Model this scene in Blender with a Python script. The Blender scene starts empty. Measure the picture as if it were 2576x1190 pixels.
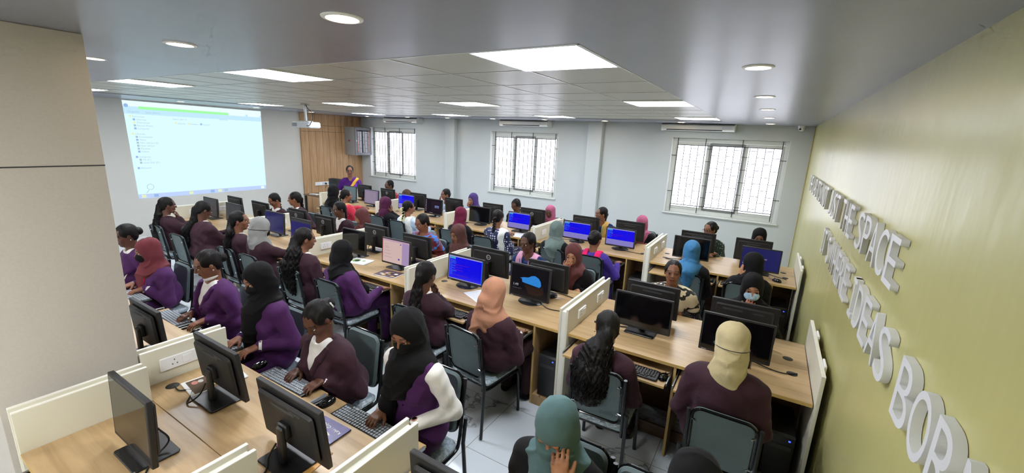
import bpy, math, random
import numpy as np
from math import sin, cos, pi, radians
from mathutils import Vector, Matrix

random.seed(7); rng = np.random.RandomState(11)
scn = bpy.context.scene
COL = scn.collection

# ------------------------------------------------------------------ materials
def lin(h):
    h = h.lstrip('#'); c = [int(h[i:i+2], 16)/255 for i in (0, 2, 4)]
    return tuple(((v/12.92) if v <= .04045 else ((v+.055)/1.055)**2.4) for v in c) + (1,)
_M = {}
def mat(name, col, rough=.5, metal=0., emit=None, es=0., spec=.5, noise=None, bump=None, sheen=0., coat=0.):
    """noise=(scale, amount) mottles the colour; bump=(scale, strength)"""
    if name in _M: return _M[name]
    m = bpy.data.materials.new(name); m.use_nodes = True
    nt = m.node_tree; b = nt.nodes['Principled BSDF']
    c = lin(col) if isinstance(col, str) else tuple(col)+((1,) if len(col) == 3 else ())
    b.inputs['Base Color'].default_value = c
    b.inputs['Roughness'].default_value = rough
    b.inputs['Metallic'].default_value = metal
    b.inputs['Specular IOR Level'].default_value = spec
    if sheen: b.inputs['Sheen Weight'].default_value = sheen
    if coat: b.inputs['Coat Weight'].default_value = coat
    if emit:
        b.inputs['Emission Color'].default_value = lin(emit) if isinstance(emit, str) else tuple(emit)+(1,)
        b.inputs['Emission Strength'].default_value = es
    if noise or bump:
        tc = nt.nodes.new('ShaderNodeTexCoord')
    if noise:
        n = nt.nodes.new('ShaderNodeTexNoise'); n.inputs['Scale'].default_value = noise[0]; n.inputs['Detail'].default_value = 5
        nt.links.new(tc.outputs['Object'], n.inputs['Vector'])
        r = nt.nodes.new('ShaderNodeMapRange'); r.inputs[1].default_value = .3; r.inputs[2].default_value = .7
        r.inputs[3].default_value = 1-noise[1]; r.inputs[4].default_value = 1+noise[1]
        nt.links.new(n.outputs[0], r.inputs[0])
        mx = nt.nodes.new('ShaderNodeVectorMath'); mx.operation = 'SCALE'
        mx.inputs[0].default_value = c[:3]; nt.links.new(r.outputs[0], mx.inputs['Scale'])
        nt.links.new(mx.outputs[0], b.inputs['Base Color'])
    if bump:
        n2 = nt.nodes.new('ShaderNodeTexNoise'); n2.inputs['Scale'].default_value = bump[0]; n2.inputs['Detail'].default_value = 3
        nt.links.new(tc.outputs['Object'], n2.inputs['Vector'])
        bp = nt.nodes.new('ShaderNodeBump'); bp.inputs['Strength'].default_value = bump[1]; bp.inputs['Distance'].default_value = .01
        nt.links.new(n2.outputs[0], bp.inputs['Height']); nt.links.new(bp.outputs[0], b.inputs['Normal'])
    _M[name] = m
    return m

def nodes(name):
    m = bpy.data.materials.new(name); m.use_nodes = True; _M[name] = m
    return m, m.node_tree, m.node_tree.nodes['Principled BSDF']
def N(nt, t, **kw):
    n = nt.nodes.new('ShaderNode'+t)
    for k, v in kw.items():
        if k.startswith('i'):
            n.inputs[int(k[1:])].default_value = v
        else: setattr(n, k, v)
    return n
def ramp(nt, stops, interp='LINEAR'):
    r = nt.nodes.new('ShaderNodeValToRGB'); r.color_ramp.interpolation = interp
    e = r.color_ramp.elements
    while len(e) < len(stops): e.new(.5)
    for i, (p, c) in enumerate(stops):
        e[i].position = p; e[i].color = c if len(c) == 4 else tuple(c)+(1,)
    return r

def wood(name, c1, c2, axis=0, rough=.35, scale=1.):
    m, nt, b = nodes(name)
    tc = N(nt, 'TexCoord'); mp = N(nt, 'Mapping')
    s = [14*scale]*3; s[axis] = 1.1*scale
    mp.inputs['Scale'].default_value = s
    nt.links.new(tc.outputs['Object'], mp.inputs[0])
    n = N(nt, 'TexNoise'); n.inputs['Scale'].default_value = 1.6; n.inputs['Detail'].default_value = 8; n.inputs['Roughness'].default_value = .62
    n.inputs['Distortion'].default_value = .35
    nt.links.new(mp.outputs[0], n.inputs['Vector'])
    r = ramp(nt, [(.3, lin(c1)), (.7, lin(c2))]); nt.links.new(n.outputs[0], r.inputs[0])
    nt.links.new(r.outputs[0], b.inputs['Base Color']); b.inputs['Roughness'].default_value = rough
    return m

# ------------------------------------------------------------------ mesh builder
def T(x=0, y=0, z=0, rx=0, ry=0, rz=0):
    return Matrix.Translation((x, y, z)) @ Matrix.Rotation(rz, 4, 'Z') @ Matrix.Rotation(ry, 4, 'Y') @ Matrix.Rotation(rx, 4, 'X')
AX = {'z': Matrix.Identity(4),
      'y': Matrix(((1, 0, 0, 0), (0, 0, -1, 0), (0, 1, 0, 0), (0, 0, 0, 1))),      # local z -> -y... (x, z) plane drawing
      'x': Matrix(((0, 0, 1, 0), (1, 0, 0, 0), (0, 1, 0, 0), (0, 0, 0, 1)))}       # drawing (y, z), extruded along x
def rrect(w, h, r=0, n=4, cx=0, cy=0):
    if r <= 0: return [(cx-w/2, cy-h/2), (cx+w/2, cy-h/2), (cx+w/2, cy+h/2), (cx-w/2, cy+h/2)]
    out = []
    for (sx, sy, a0) in ((1, -1, -pi/2), (1, 1, 0), (-1, 1, pi/2), (-1, -1, pi)):
        for i in range(n+1):
            a = a0+(pi/2)*i/n
            out.append((cx+sx*(w/2-r)+r*cos(a), cy+sy*(h/2-r)+r*sin(a)))
    return out
def circ(r, n=24, cx=0, cy=0): return [(cx+r*cos(2*pi*i/n), cy+r*sin(2*pi*i/n)) for i in range(n)]

class MB:
    def __init__(s): s.v = []; s.f = []; s.m = []; s.sm = []
    def add(s, vs, fs, mi=0, M=None, sm=False):
        o = len(s.v)
        if M is not None: vs = [tuple(M @ Vector(v)) for v in vs]
        s.v += [tuple(v) for v in vs]; s.f += [tuple(i+o for i in f) for f in fs]; s.m += [mi]*len(fs); s.sm += [sm]*len(fs)
        return s
    def box(s, c, d, mi=0, b=0., M=None):
        x, y, z = c; a, e, h = d[0]/2, d[1]/2, d[2]/2
        b = min(b, a*.9, e*.9, h*.9)
        if b <= 0:
            vs = [(x+i*a, y+j*e, z+k*h) for k in (-1, 1) for j in (-1, 1) for i in (-1, 1)]
            return s.add(vs, [(0, 2, 3, 1), (4, 5, 7, 6), (0, 1, 5, 4), (2, 6, 7, 3), (0, 4, 6, 2), (1, 3, 7, 5)], mi, M)
        M2 = Matrix.Translation((x, y, z)); M2 = (M @ M2) if M is not None else M2
        return s.prism(rrect(2*a, 2*e, b, 2), -h, h, mi, b, M2)
    def prism(s, poly, z0, z1, mi=0, b=0., M=None, sm=False):
        n = len(poly); P = np.array(poly, float)
        rings = [(0, z0), (0, z1)] if b <= 0 else [(b, z0), (0, z0+b), (0, z1-b), (b, z1)]
        vs = []
        if b > 0:
            nx = np.roll(P, -1, 0)-P; pv = P-np.roll(P, 1, 0)
            def nrm(a): return np.stack([a[:, 1], -a[:, 0]], 1)/(np.hypot(a[:, 0], a[:, 1])[:, None]+1e-9)
            nn = nrm(nx)+nrm(pv); nn /= (np.hypot(nn[:, 0], nn[:, 1])[:, None]+1e-9)
        for ins, z in rings:
            Q = P if ins == 0 else P-nn*ins
            vs += [(q[0], q[1], z) for q in Q]
        fs = [tuple(range(n-1, -1, -1)), tuple(range((len(rings)-1)*n, len(rings)*n))]
        for k in range(len(rings)-1):
            for i in range(n):
                j = (i+1) % n; fs.append((k*n+i, k*n+j, (k+1)*n+j, (k+1)*n+i))
        return s.add(vs, fs, mi, M, sm)
    def cyl(s, c, r, h, mi=0, n=16, b=0., M=None, r2=None):
        """upright cylinder with its base at c"""
        r2 = r if r2 is None else r2
        prof = [(0, 0), (r, 0), (r2, h), (0, h)] if b <= 0 else [(0, 0), (r-b, 0), (r, b), (r2, h-b), (r2-b, h), (0, h)]
        M2 = Matrix.Translation(c); M2 = (M @ M2) if M is not None else M2
        return s.lathe(prof, n, mi, M2)
    def lathe(s, prof, n=20, mi=0, M=None):
        vs = []; fs = []; k = len(prof)
        for i in range(n):
            a = 2*pi*i/n
            vs += [(r*cos(a), r*sin(a), z) for r, z in prof]
        for i in range(n):
            j = (i+1) % n
            for q in range(k-1):
                if prof[q][0] < 1e-7: fs.append((i*k+q, j*k+q+1, i*k+q+1)) if prof[q+1][0] > 1e-7 else None
                elif prof[q+1][0] < 1e-7: fs.append((i*k+q, j*k+q, j*k+q+1))
                else: fs.append((i*k+q, j*k+q, j*k+q+1, i*k+q+1))
        return s.add(vs, fs, mi, M, True)
    def tube(s, pts, r, mi=0, n=8, M=None, closed=False):
        P = [Vector(p) for p in pts]; k = len(P)
        R = r if isinstance(r, (list, tuple)) else [r]*k
        vs = []; up = None
        for i in range(k):
            if closed: d = (P[(i+1) % k]-P[i-1])
            else: d = P[min(i+1, k-1)]-P[max(i-1, 0)]
            d.normalize()
            if up is None: up = Vector((0, 0, 1)) if abs(d.z) < .9 else Vector((1, 0, 0))
            u = up-d*up.dot(d)
            if u.length < 1e-4: u = d.orthogonal()
            u.normalize(); w = d.cross(u); up = u
            vs += [tuple(P[i]+(u*cos(2*pi*a/n)+w*sin(2*pi*a/n))*R[i]) for a in range(n)]
        fs = []
        for i in range(k if closed else k-1):
            j = (i+1) % k
            for a in range(n):
                c = (a+1) % n; fs.append((i*n+a, i*n+c, j*n+c, j*n+a))
        if not closed: fs += [tuple(range(n-1, -1, -1)), tuple(range((k-1)*n, k*n))]
        return s.add(vs, fs, mi, M, True)
    def quad(s, a, b, c, d, mi=0, M=None): return s.add([a, b, c, d], [(0, 1, 2, 3)], mi, M)
    def build(s, name, mats, parent=None, M=None, sharp=40):
        me = bpy.data.meshes.new(name); me.from_pydata(s.v, [], s.f)
        for m in (mats if isinstance(mats, (list, tuple)) else [mats]): me.materials.append(m)
        me.polygons.foreach_set('material_index', s.m)
        me.polygons.foreach_set('use_smooth', [True]*len(s.f))
        me.update()
        try: me.set_sharp_from_angle(angle=radians(sharp))
        except Exception: pass
        o = bpy.data.objects.new(name, me); COL.objects.link(o)
        if parent is not None: o.parent = parent
        if M is not None: o.matrix_local = M
        return o
def spline(pts, n=8):
    """Catmull-Rom through pts"""
    P = [Vector(p) for p in pts]; P = [P[0]*2-P[1]]+P+[P[-1]*2-P[-2]]; out = []
    for i in range(1, len(P)-2):
        for k in range(n):
            t = k/n; a, b, c, d = P[i-1:i+3]
            out.append(.5*((2*b)+(c-a)*t+(2*a-5*b+4*c-d)*t*t+(3*b-a-3*c+d)*t**3))
    out.append(P[-2]); return out
def tag(o, label=None, cat=None, group=None, kind=None):
    if label: o['label'] = label
    if cat: o['category'] = cat
    if group: o['group'] = group
    if kind: o['kind'] = kind
    return o
def thing(name, label, cat, loc=(0, 0, 0), rz=0, group=None):
    o = bpy.data.objects.new(name, None); COL.objects.link(o); o.empty_display_size = .1
    o.location = loc; o.rotation_euler = (0, 0, rz)
    return tag(o, label, cat, group)
def copy_tree(o, parent=None):
    c = o.copy(); COL.objects.link(c); c.parent = parent
    for ch in list(o.children): copy_tree(ch, c)
    return c
def struct(mb, name, mats, **k): return tag(mb.build(name, mats, **k), kind='structure')
_FC = {}
def text_mesh(body, size, extrude, name, m, parent=None, M=None, sx=1.):
    cu = bpy.data.curves.new('txt', 'FONT'); cu.body = body; cu.size = size; cu.extrude = extrude; cu.resolution_u = 4
    tmp = bpy.data.objects.new('txt', cu); COL.objects.link(tmp)
    dg = bpy.context.evaluated_depsgraph_get(); dg.update()
    me = bpy.data.meshes.new_from_object(tmp.evaluated_get(dg)); me.name = name
    bpy.data.objects.remove(tmp); bpy.data.curves.remove(cu)
    if sx != 1.:
        me.transform(Matrix.Diagonal((sx, 1, 1, 1)))
    me.materials.clear(); me.materials.append(m)
    o = bpy.data.objects.new(name, me); COL.objects.link(o)
    if parent is not None: o.parent = parent
    if M is not None: o.matrix_local = M
    return o

# ------------------------------------------------------------------ camera
SC = 1.5; FPX = 1069.16; YAW, PIT, ROL = -.537725, .228172, -.0447670
def cam_axes():
    a, b, c = YAW, PIT, ROL
    fw = np.array([sin(a)*cos(b), cos(a)*cos(b), -sin(b)]); r = np.array([cos(a), -sin(a), 0]); d = np.cross(fw, r)
    return cos(c)*r+sin(c)*d, -sin(c)*r+cos(c)*d, fw
cr, cd, cf = cam_axes()
EYE = Vector((0, 0, 2.25))
cam = bpy.data.cameras.new('camera'); co = bpy.data.objects.new('camera', cam); COL.objects.link(co)
Mx = Matrix((( cr[0], -cd[0], -cf[0], 0), (cr[1], -cd[1], -cf[1], 0), (cr[2], -cd[2], -cf[2], 2.25), (0, 0, 0, 1)))
co.matrix_world = Mx; cam.sensor_width = 36; cam.lens = 36*FPX/2576; cam.clip_start = .05
scn.camera = co
def raydir(px, py):
    q = np.array([(px-1288)/FPX, (py-595)/FPX, 1.]); return cr*q[0]+cd*q[1]+cf*q[2]
def at_y(px, py, y): d = raydir(px, py); t = y/d[1]; return d[0]*t, y, 2.25+d[2]*t
def at_z(px, py, z): d = raydir(px, py); t = (z-2.25)/d[2]; return d[0]*t, d[1]*t, z

# ------------------------------------------------------------------ palette
m_cream = mat('cream_laminate', '#d9d6c4', .45, noise=(3, .02))
m_white = mat('white_plastic', '#eef0f0', .35)
m_edge = mat('pale_edging', '#e9e8dd', .4)
m_black = mat('black_plastic', '#17181a', .38)
m_black2 = mat('black_plastic_textured', '#1b1b1d', .5, bump=(400, .15))
m_gloss = mat('black_gloss', '#0c0c0e', .12)
m_dkmetal = mat('black_metal_tube', '#1d2124', .32, .3)
m_chrome = mat('chrome', '#c8ccd0', .18, 1.)
m_steel = mat('brushed_steel', '#a9adb0', .3, .9)
m_wood = wood('oak_laminate', '#a98c63', '#c6a97e', 0, .33)
m_woodz = wood('oak_laminate_side', '#9f8158', '#bd9d70', 2, .4)
m_wooddark = wood('walnut_laminate', '#5c4430', '#7a5d42', 0, .4)
m_edgewood = mat('oak_edge', '#c0a15f', .45)
# ------------------------------------------------------------------ room shell
XR, XL, YW, YB, ZC = .5, -10.6, 8.74, -2.2, 2.645
# floor: large polished marble tiles with grey veins
m_floor, nt, b = nodes('marble_floor_tiles')
tc = N(nt, 'TexCoord'); mp = N(nt, 'Mapping'); mp.inputs['Location'].default_value = (.42, -2.8, 0)
nt.links.new(tc.outputs['Object'], mp.inputs[0])
n1 = N(nt, 'TexNoise'); n1.inputs['Scale'].default_value = 1.5; n1.inputs['Detail'].default_value = 8; n1.inputs['Roughness'].default_value = .58; n1.inputs['Distortion'].default_value = .6
nt.links.new(mp.outputs[0], n1.inputs['Vector'])
veins = ramp(nt, [(.482, (1, 1, 1)), (.494, (.42, .43, .46)), (.500, (.36, .37, .40)), (.509, (.62, .63, .65)), (.520, (1, 1, 1))]); nt.links.new(n1.outputs[0], veins.inputs[0])
n2 = N(nt, 'TexNoise'); n2.inputs['Scale'].default_value = 2.3; n2.inputs['Detail'].default_value = 2
mp2 = N(nt, 'Mapping'); mp2.inputs['Location'].default_value = (3.1, 1.7, 5); nt.links.new(tc.outputs['Object'], mp2.inputs[0]); nt.links.new(mp2.outputs[0], n2.inputs['Vector'])
vm = ramp(nt, [(.44, (0, 0, 0)), (.52, (1, 1, 1))]); nt.links.new(n2.outputs[0], vm.inputs[0])
mixv = N(nt, 'MixRGB'); mixv.inputs[1].default_value = (1, 1, 1, 1); nt.links.new(vm.outputs[0], mixv.inputs[0]); nt.links.new(veins.outputs[0], mixv.inputs[2])
n3 = N(nt, 'TexNoise'); n3.inputs['Scale'].default_value = .8; n3.inputs['Detail'].default_value = 4; nt.links.new(mp.outputs[0], n3.inputs['Vector'])
basec = ramp(nt, [(.35, lin('#d0d9e0')), (.65, lin('#e2e9ee'))]); nt.links.new(n3.outputs[0], basec.inputs[0])
mul = N(nt, 'MixRGB', blend_type='MULTIPLY'); mul.inputs[0].default_value = 1.
nt.links.new(basec.outputs[0], mul.inputs[1]); nt.links.new(mixv.outputs[0], mul.inputs[2])
br = N(nt, 'TexBrick'); br.offset = 0; br.inputs['Scale'].default_value = 1.; br.inputs['Brick Width'].default_value = 1.2; br.inputs['Row Height'].default_value = .6
br.inputs['Mortar Size'].default_value = .0025; br.inputs['Color1'].default_value = br.inputs['Color2'].default_value = (1, 1, 1, 1); br.inputs['Mortar'].default_value = (.42, .38, .30, 1)
nt.links.new(mp.outputs[0], br.inputs['Vector'])
mul2 = N(nt, 'MixRGB', blend_type='MULTIPLY'); mul2.inputs[0].default_value = 1
nt.links.new(mul.outputs[0], mul2.inputs[1]); nt.links.new(br.outputs['Color'], mul2.inputs[2])
nt.links.new(mul2.outputs[0], b.inputs['Base Color']); b.inputs['Roughness'].default_value = .16; b.inputs['Specular IOR Level'].default_value = .5

m_wallw = mat('wall_paint_cool_white', '#c5cccc', .6, noise=(1.2, .025), bump=(30, .03))
m_walll = mat('wall_paint_warm_white', '#cfcfc8', .6, noise=(1.1, .03), bump=(30, .03))
m_pillar = mat('pillar_paint', '#c0bab2', .6, noise=(90, .03), bump=(60, .05))
m_soff = mat('soffit_gloss_paint', '#898c97', .3, noise=(1.5, .05), bump=(3.5, .12))
m_tile = mat('ceiling_tile_metal', '#b9b9ae', .33, noise=(2, .03))
m_tbar = mat('ceiling_grid_bar', '#dfe3e4', .25, .2)
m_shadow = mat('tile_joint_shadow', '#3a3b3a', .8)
# yellow wall: satin paint with trowel waves
m_yel, nt, b = nodes('yellow_satin_paint')
tc = N(nt, 'TexCoord'); mp = N(nt, 'Mapping'); mp.inputs['Scale'].default_value = (1, .9, .35); nt.links.new(tc.outputs['Object'], mp.inputs[0])
n1 = N(nt, 'TexNoise'); n1.inputs['Scale'].default_value = 5; n1.inputs['Detail'].default_value = 3; nt.links.new(mp.outputs[0], n1.inputs['Vector'])
bp = N(nt, 'Bump'); bp.inputs['Strength'].default_value = .35; bp.inputs['Distance'].default_value = .02
nt.links.new(n1.outputs[0], bp.inputs['Height']); nt.links.new(bp.outputs[0], b.inputs['Normal'])
n2 = N(nt, 'TexNoise'); n2.inputs['Scale'].default_value = 1.2; nt.links.new(mp.outputs[0], n2.inputs['Vector'])
rr_ = ramp(nt, [(.3, lin('#b6b175')), (.7, lin('#c2bd80'))]); nt.links.new(n2.outputs[0], rr_.inputs[0]); nt.links.new(rr_.outputs[0], b.inputs['Base Color'])
b.inputs['Roughness'].default_value = .3

struct(MB().box(((XR+XL)/2, (YW+YB)/2, -.05), (XR-XL+.6, YW-YB+.6, .1)), 'floor', m_floor)
struct(MB().box((XR+.1, (YW+YB)/2, ZC/2+.1), (.2, YW-YB+.4, ZC+.2)), 'wall_right', m_yel)
struct(MB().box((XL-.1, (YW+YB)/2, ZC/2+.1), (.2, YW-YB+.4, ZC+.2)), 'wall_left', m_walll)
struct(MB().box(((XR+XL)/2, YB-.1, ZC/2+.1), (XR-XL+.4, .2, ZC+.2)), 'wall_back', m_walll)
WIN = [(-10.2, -8.39, .97, 2.37), (-5.94, -4.13, .94, 2.38), (-1.73, .19, .96, 2.39)]
wb = MB(); xs = XL-.2
for (x0, x1, z0, z1) in WIN:
    wb.box(((xs+x0)/2, YW+.13, ZC/2+.1), (x0-xs, .26, ZC+.2))
    wb.box(((x0+x1)/2, YW+.13, z0/2), (x1-x0, .26, z0)); wb.box(((x0+x1)/2, YW+.13, (z1+ZC+.2)/2), (x1-x0, .26, ZC+.2-z1)); xs = x1
wb.box(((xs+XR+.2)/2, YW+.13, ZC/2+.1), (XR+.2-xs, .26, ZC+.2))
struct(wb, 'wall_window', m_wallw)
struct(MB().box((-7.1, YW-.07, ZC/2), (.3, .14, ZC), b=.004), 'trim_1', m_wallw)
struct(MB().box((-3.25, YW-.07, ZC/2), (.3, .14, ZC), b=.004), 'trim_2', m_wallw)
struct(MB().box((-3.25, .537, ZC/2), (.66, .525, ZC), b=.004).box((-2.9195, .537, 2.022), (.002, .525, .006), 1), 'wall_pillar', [m_pillar, m_shadow])
# ceiling: painted gypsum border round a recessed metal tile field
TX0, TX1, TY0, TY1 = -8.92, -.775, 1.775, 7.62
cb = MB()
for (x0, x1, y0, y1) in ((XL-.1, XR+.1, YB-.1, TY0), (XL-.1, XR+.1, TY1, YW+.1), (XL-.1, TX0, TY0, TY1), (TX1, XR+.1, TY0, TY1)):
    cb.box(((x0+x1)/2, (y0+y1)/2, ZC+.1), (x1-x0, y1-y0, .2))
struct(cb, 'ceiling', m_soff)
tb = MB().box(((TX0+TX1)/2, (TY0+TY1)/2, ZC+.06), (TX1-TX0, TY1-TY0, .1), 0)
PX, PY = .595, .625; gx = []; gy = []
x = TX1
while x > TX0: gx.append(x); x -= PX
y = TY0
while y < TY1: gy.append(y); y += PY
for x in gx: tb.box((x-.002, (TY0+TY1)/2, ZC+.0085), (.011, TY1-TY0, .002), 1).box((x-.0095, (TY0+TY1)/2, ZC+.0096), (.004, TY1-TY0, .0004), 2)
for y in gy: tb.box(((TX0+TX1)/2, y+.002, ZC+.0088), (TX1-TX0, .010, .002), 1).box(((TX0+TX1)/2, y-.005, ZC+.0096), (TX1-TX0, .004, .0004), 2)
tb.box(((TX0+TX1)/2, TY0+.004, ZC+.004), (TX1-TX0, .008, .012), 1).box((TX1-.004, (TY0+TY1)/2, ZC+.004), (.008, TY1-TY0, .012), 1)
struct(tb, 'trim_3', [m_tile, m_tbar, m_shadow])
# oak plank cladding on the far left wall
m_clad = wood('oak_cladding', '#a47e56', '#c19c72', 2, .45)
pb = MB(); y = 6.83; i = 0
while y < YW-.01:
    w = min(.205, YW-y)
    for (z0, z1) in ((0, 2.18), (2.184, 2.34), (2.344, ZC)):
        pb.box((XL+.015, y+w/2, (z0+z1)/2), (.03, w-.006, z1-z0-.002), 0, .003)
    y += w; i += 1
pb.box((XL+.004, (6.83+YW)/2, ZC/2), (.008, YW-6.83, ZC), 1).box((XL+.02, 6.822, ZC/2), (.04, .012, ZC), 0)
struct(pb, 'trim_4', [m_clad, m_shadow])
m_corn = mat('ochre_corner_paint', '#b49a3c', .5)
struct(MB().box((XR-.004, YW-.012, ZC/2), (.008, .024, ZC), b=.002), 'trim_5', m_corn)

# windows: white sliding frames, glowing frosted panes, black bar grilles
m_wf = mat('window_frame_white', '#d6dad4', .4)
m_pane = mat('frosted_daylight_pane', '#eef2ff', .3, emit='#eef1ff', es=2.1)
m_bar = mat('black_iron_bar', '#1a1c1e', .5)
m_mull = mat('window_mullion_grey', '#8f9390', .4)
for k, (x0, x1, z0, z1) in enumerate(WIN):
    w = x1-x0; h = z1-z0; cx = (x0+x1)/2; cz = (z0+z1)/2
    root = thing('window_%d' % (k+1), None, None, (cx, YW+.14, cz)); root['kind'] = 'structure'
    f = MB()
    for sx in (-1, 1): f.box((sx*(w/2-.03), 0, 0), (.06, .07, h), 0, .004)
    for sz in (-1, 1): f.box((0, 0, sz*(h/2-.035)), (w-.12, .07, .07), 0, .004)
    f.box((0, -.145, -h/2-.006), (w+.05, .08, .02), 0, .003)
    f.build('window_frame', m_wf, root)
    for j in range(3):
        sw = (w-.12)/3; sx = -w/2+.06+sw*(j+.5); yo = .012 if j % 2 else -.012
        s_ = MB()
        for q in (-1, 1): s_.box((sx+q*(sw/2-.02), yo, 0), (.045, .03, h-.16), 0, .003)
        for q in (-1, 1): s_.box((sx, yo, q*(h/2-.1)), (sw-.06, .03, .05), 0, .003)
        so = s_.build('sash', m_wf if j != 1 else m_mull, root)
        MB().box((sx, yo, 0), (sw-.08, .006, h-.24)).build('pane', m_pane, so)
    g = MB(); zt = h/2-.13; zb = -h/2+.16; nb = 14
    xs_ = [-w/2+.1+(w-.2)*i/nb for i in range(nb+1)]
    for i, xx in enumerate(xs_):
        long_ = i in (0, 4 if nb == 14 else 5, 9, nb)
        g.box((xx, -.075, (zt+zb)/2+(0 if not long_ else .0)), (.009 if not long_ else .012, .009, (zt-zb) if not long_ else h-.02), 0)
    for zz in (zt, zb): g.box((0, -.075, zz), (w-.2, .01, .012), 0)
    for i in range(nb):
        n_ = 5; off = (0, .5, .25, .75)[i % 4] if False else (.0 if i % 2 else .5)
        for q in range(n_):
            zz = zb+(q+.5+ (off-.25))*(zt-zb)/n_
            if zb+.02 < zz < zt-.02: g.box(((xs_[i]+xs_[i+1])/2, -.075, zz), (xs_[i+1]-xs_[i], .008, .008), 0)
    for zz in (zt-.2, zb+.25):
        for sx in (-1, 1): g.box((sx*(w/2-.05), -.075, zz), (.12, .01, .01), 0)
    g.build('grille', m_bar, root)
    rv = MB()
    for sx in (-1, 1): rv.box((sx*(w/2-.004), -.09, 0), (.008, .1, h))
    rv.build('reveal', m_white, root)

# ------------------------------------------------------------------ ceiling fittings
m_diff = mat('led_panel_diffuser', '#ffffff', .4, emit='#f3f7ff', es=27.)
m_diff2 = mat('downlight_lens_warm', '#fff6e0', .4, emit='#ffdcaa', es=30.)
rows = ['nearest the room front opening', 'in the middle row', 'in the far row by the windows']
lp = None
XS = (-1.08, -3.46, -5.84, -8.3); YS = (2.085, 4.6, 7.1)
ordx = ['first from the yellow wall', 'second from the yellow wall', 'third from the yellow wall', 'nearest the projection wall']
for j, yy in enumerate(YS):
    for i, xx in enumerate(XS):
        if lp is None:
            lp = thing('ceiling_light_panel', '-', 'ceiling light', (xx, yy, ZC), group='square ceiling light panels')
            f = MB()
            for q in (-1, 1): f.box((q*.289, 0, .006), (.014, .592, .014), 0, .002).box((0, q*.289, .006), (.564, .014, .014), 0, .002)
            f.build('frame', m_tbar, lp)
            MB().box((0, 0, .008), (.566, .566, .008)).build('diffuser', m_diff, lp)
            o = lp
        else: o = copy_tree(lp); o.location = (xx, yy, ZC)
        o['label'] = 'square white LED ceiling panel %s, %s' % (ordx[i], ['nearest the camera' , 'middle row of the tile ceiling', 'far row before the windows'][j])
dl = None
DL = [(-1.41, 1.1, 'near left of the big first panel'), (-2.7, 1.11, 'over the near desk row'), (-3.98, 1.12, 'beside the beige pillar top')]
DL += [(-.14, y, t) for y, t in ((2.55, 'nearest the camera'), (3.95, 'second along'), (5.2, 'third along'), (6.6, 'fourth along'), (8.1, 'last before the window wall'))]
DL += [(x, 8.15, t) for x, t in ((-9.6, 'above the oak cladding end'), (-8.1, 'before the leftmost window'), (-6.8, 'between left window and pilaster'), (-5.5, 'before the middle window, left'), (-4.2, 'before the middle window, right'), (-2.9, 'above the right pilaster'), (-1.5, 'before the right window'))]
DL += [(-9.75, y, t) for y, t in ((3.9, 'above the projected picture'), (5.3, 'right of the projected picture top'), (6.6, 'above the left end of the oak cladding'))]
for k, (x, y, t) in enumerate(DL):
    if dl is None:
        dl = thing('ceiling_downlight', '-', 'downlight', (x, y, ZC), group='round recessed downlights in the grey ceiling border')
        MB().lathe([(.052, .004), (.058, -.006), (.072, -.004), (.074, 0), (.07, .002)], 28).build('rim', m_white, dl)
        MB().lathe([(0, -.003), (.04, -.004), (.055, -.002), (.055, .003), (0, .003)], 24).build('lens', m_diff2, dl)
        o = dl
    else: o = copy_tree(dl); o.location = (x, y, ZC)
    o['label'] = 'round warm recessed downlight '+('in the right ceiling border, '+t if -.2 < x < 0 else t)

# air conditioners on the window wall
m_ac = mat('air_conditioner_white', '#e4e6e2', .35)
m_slot = mat('dark_slot', '#3b3d40', .6)
for x, t in ((-8.75, 'over the leftmost window'), (-4.93, 'over the middle window'), (-1.29, 'over the right window')):
    a = thing('air_conditioner', 'white split air conditioner %s, tight under the ceiling' % t, 'air conditioner', (x, YW, 2.52), group='air conditioners on the window wall')
    prof = [(-.235, .02), (-.2, -.005), (-.0, 0), (0, .115), (-.2, .118), (-.235, .09)]
    M = Matrix.Translation((-.62, 0, 0)) @ AX['x']
    MB().prism(prof[::-1], 0, 1.24, 0, .008, M).build('housing', m_ac, a)
    MB().box((-.05, -.226, .012), (.95, .02, .02), 0, .003).build('air_slot', m_slot, a)
    MB().box((.5, -.238, .05), (.16, .004, .035), 0, .001).build('display_panel', mat('ac_panel', '#cfd4d8', .3), a)
# dome camera
a = thing('dome_camera', 'small white dome security camera in the corner by the yellow wall', 'security camera', (.3, 8.62, ZC))
MB().lathe([(0, 0), (.055, 0), (.055, -.02), (.05, -.03), (0, -.03)][::-1], 24).build('base', m_white, a)
MB().lathe([(0, -.085), (.025, -.08), (.042, -.06), (.047, -.03), (0, -.03)], 24).build('dome', m_white, a)
MB().lathe([(0, .012), (.014, .01), (.018, 0), (0, 0)], 16, M=T(-.02, -.038, -.055, rx=radians(100), rz=-.4)).build('lens', m_gloss, a)

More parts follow.
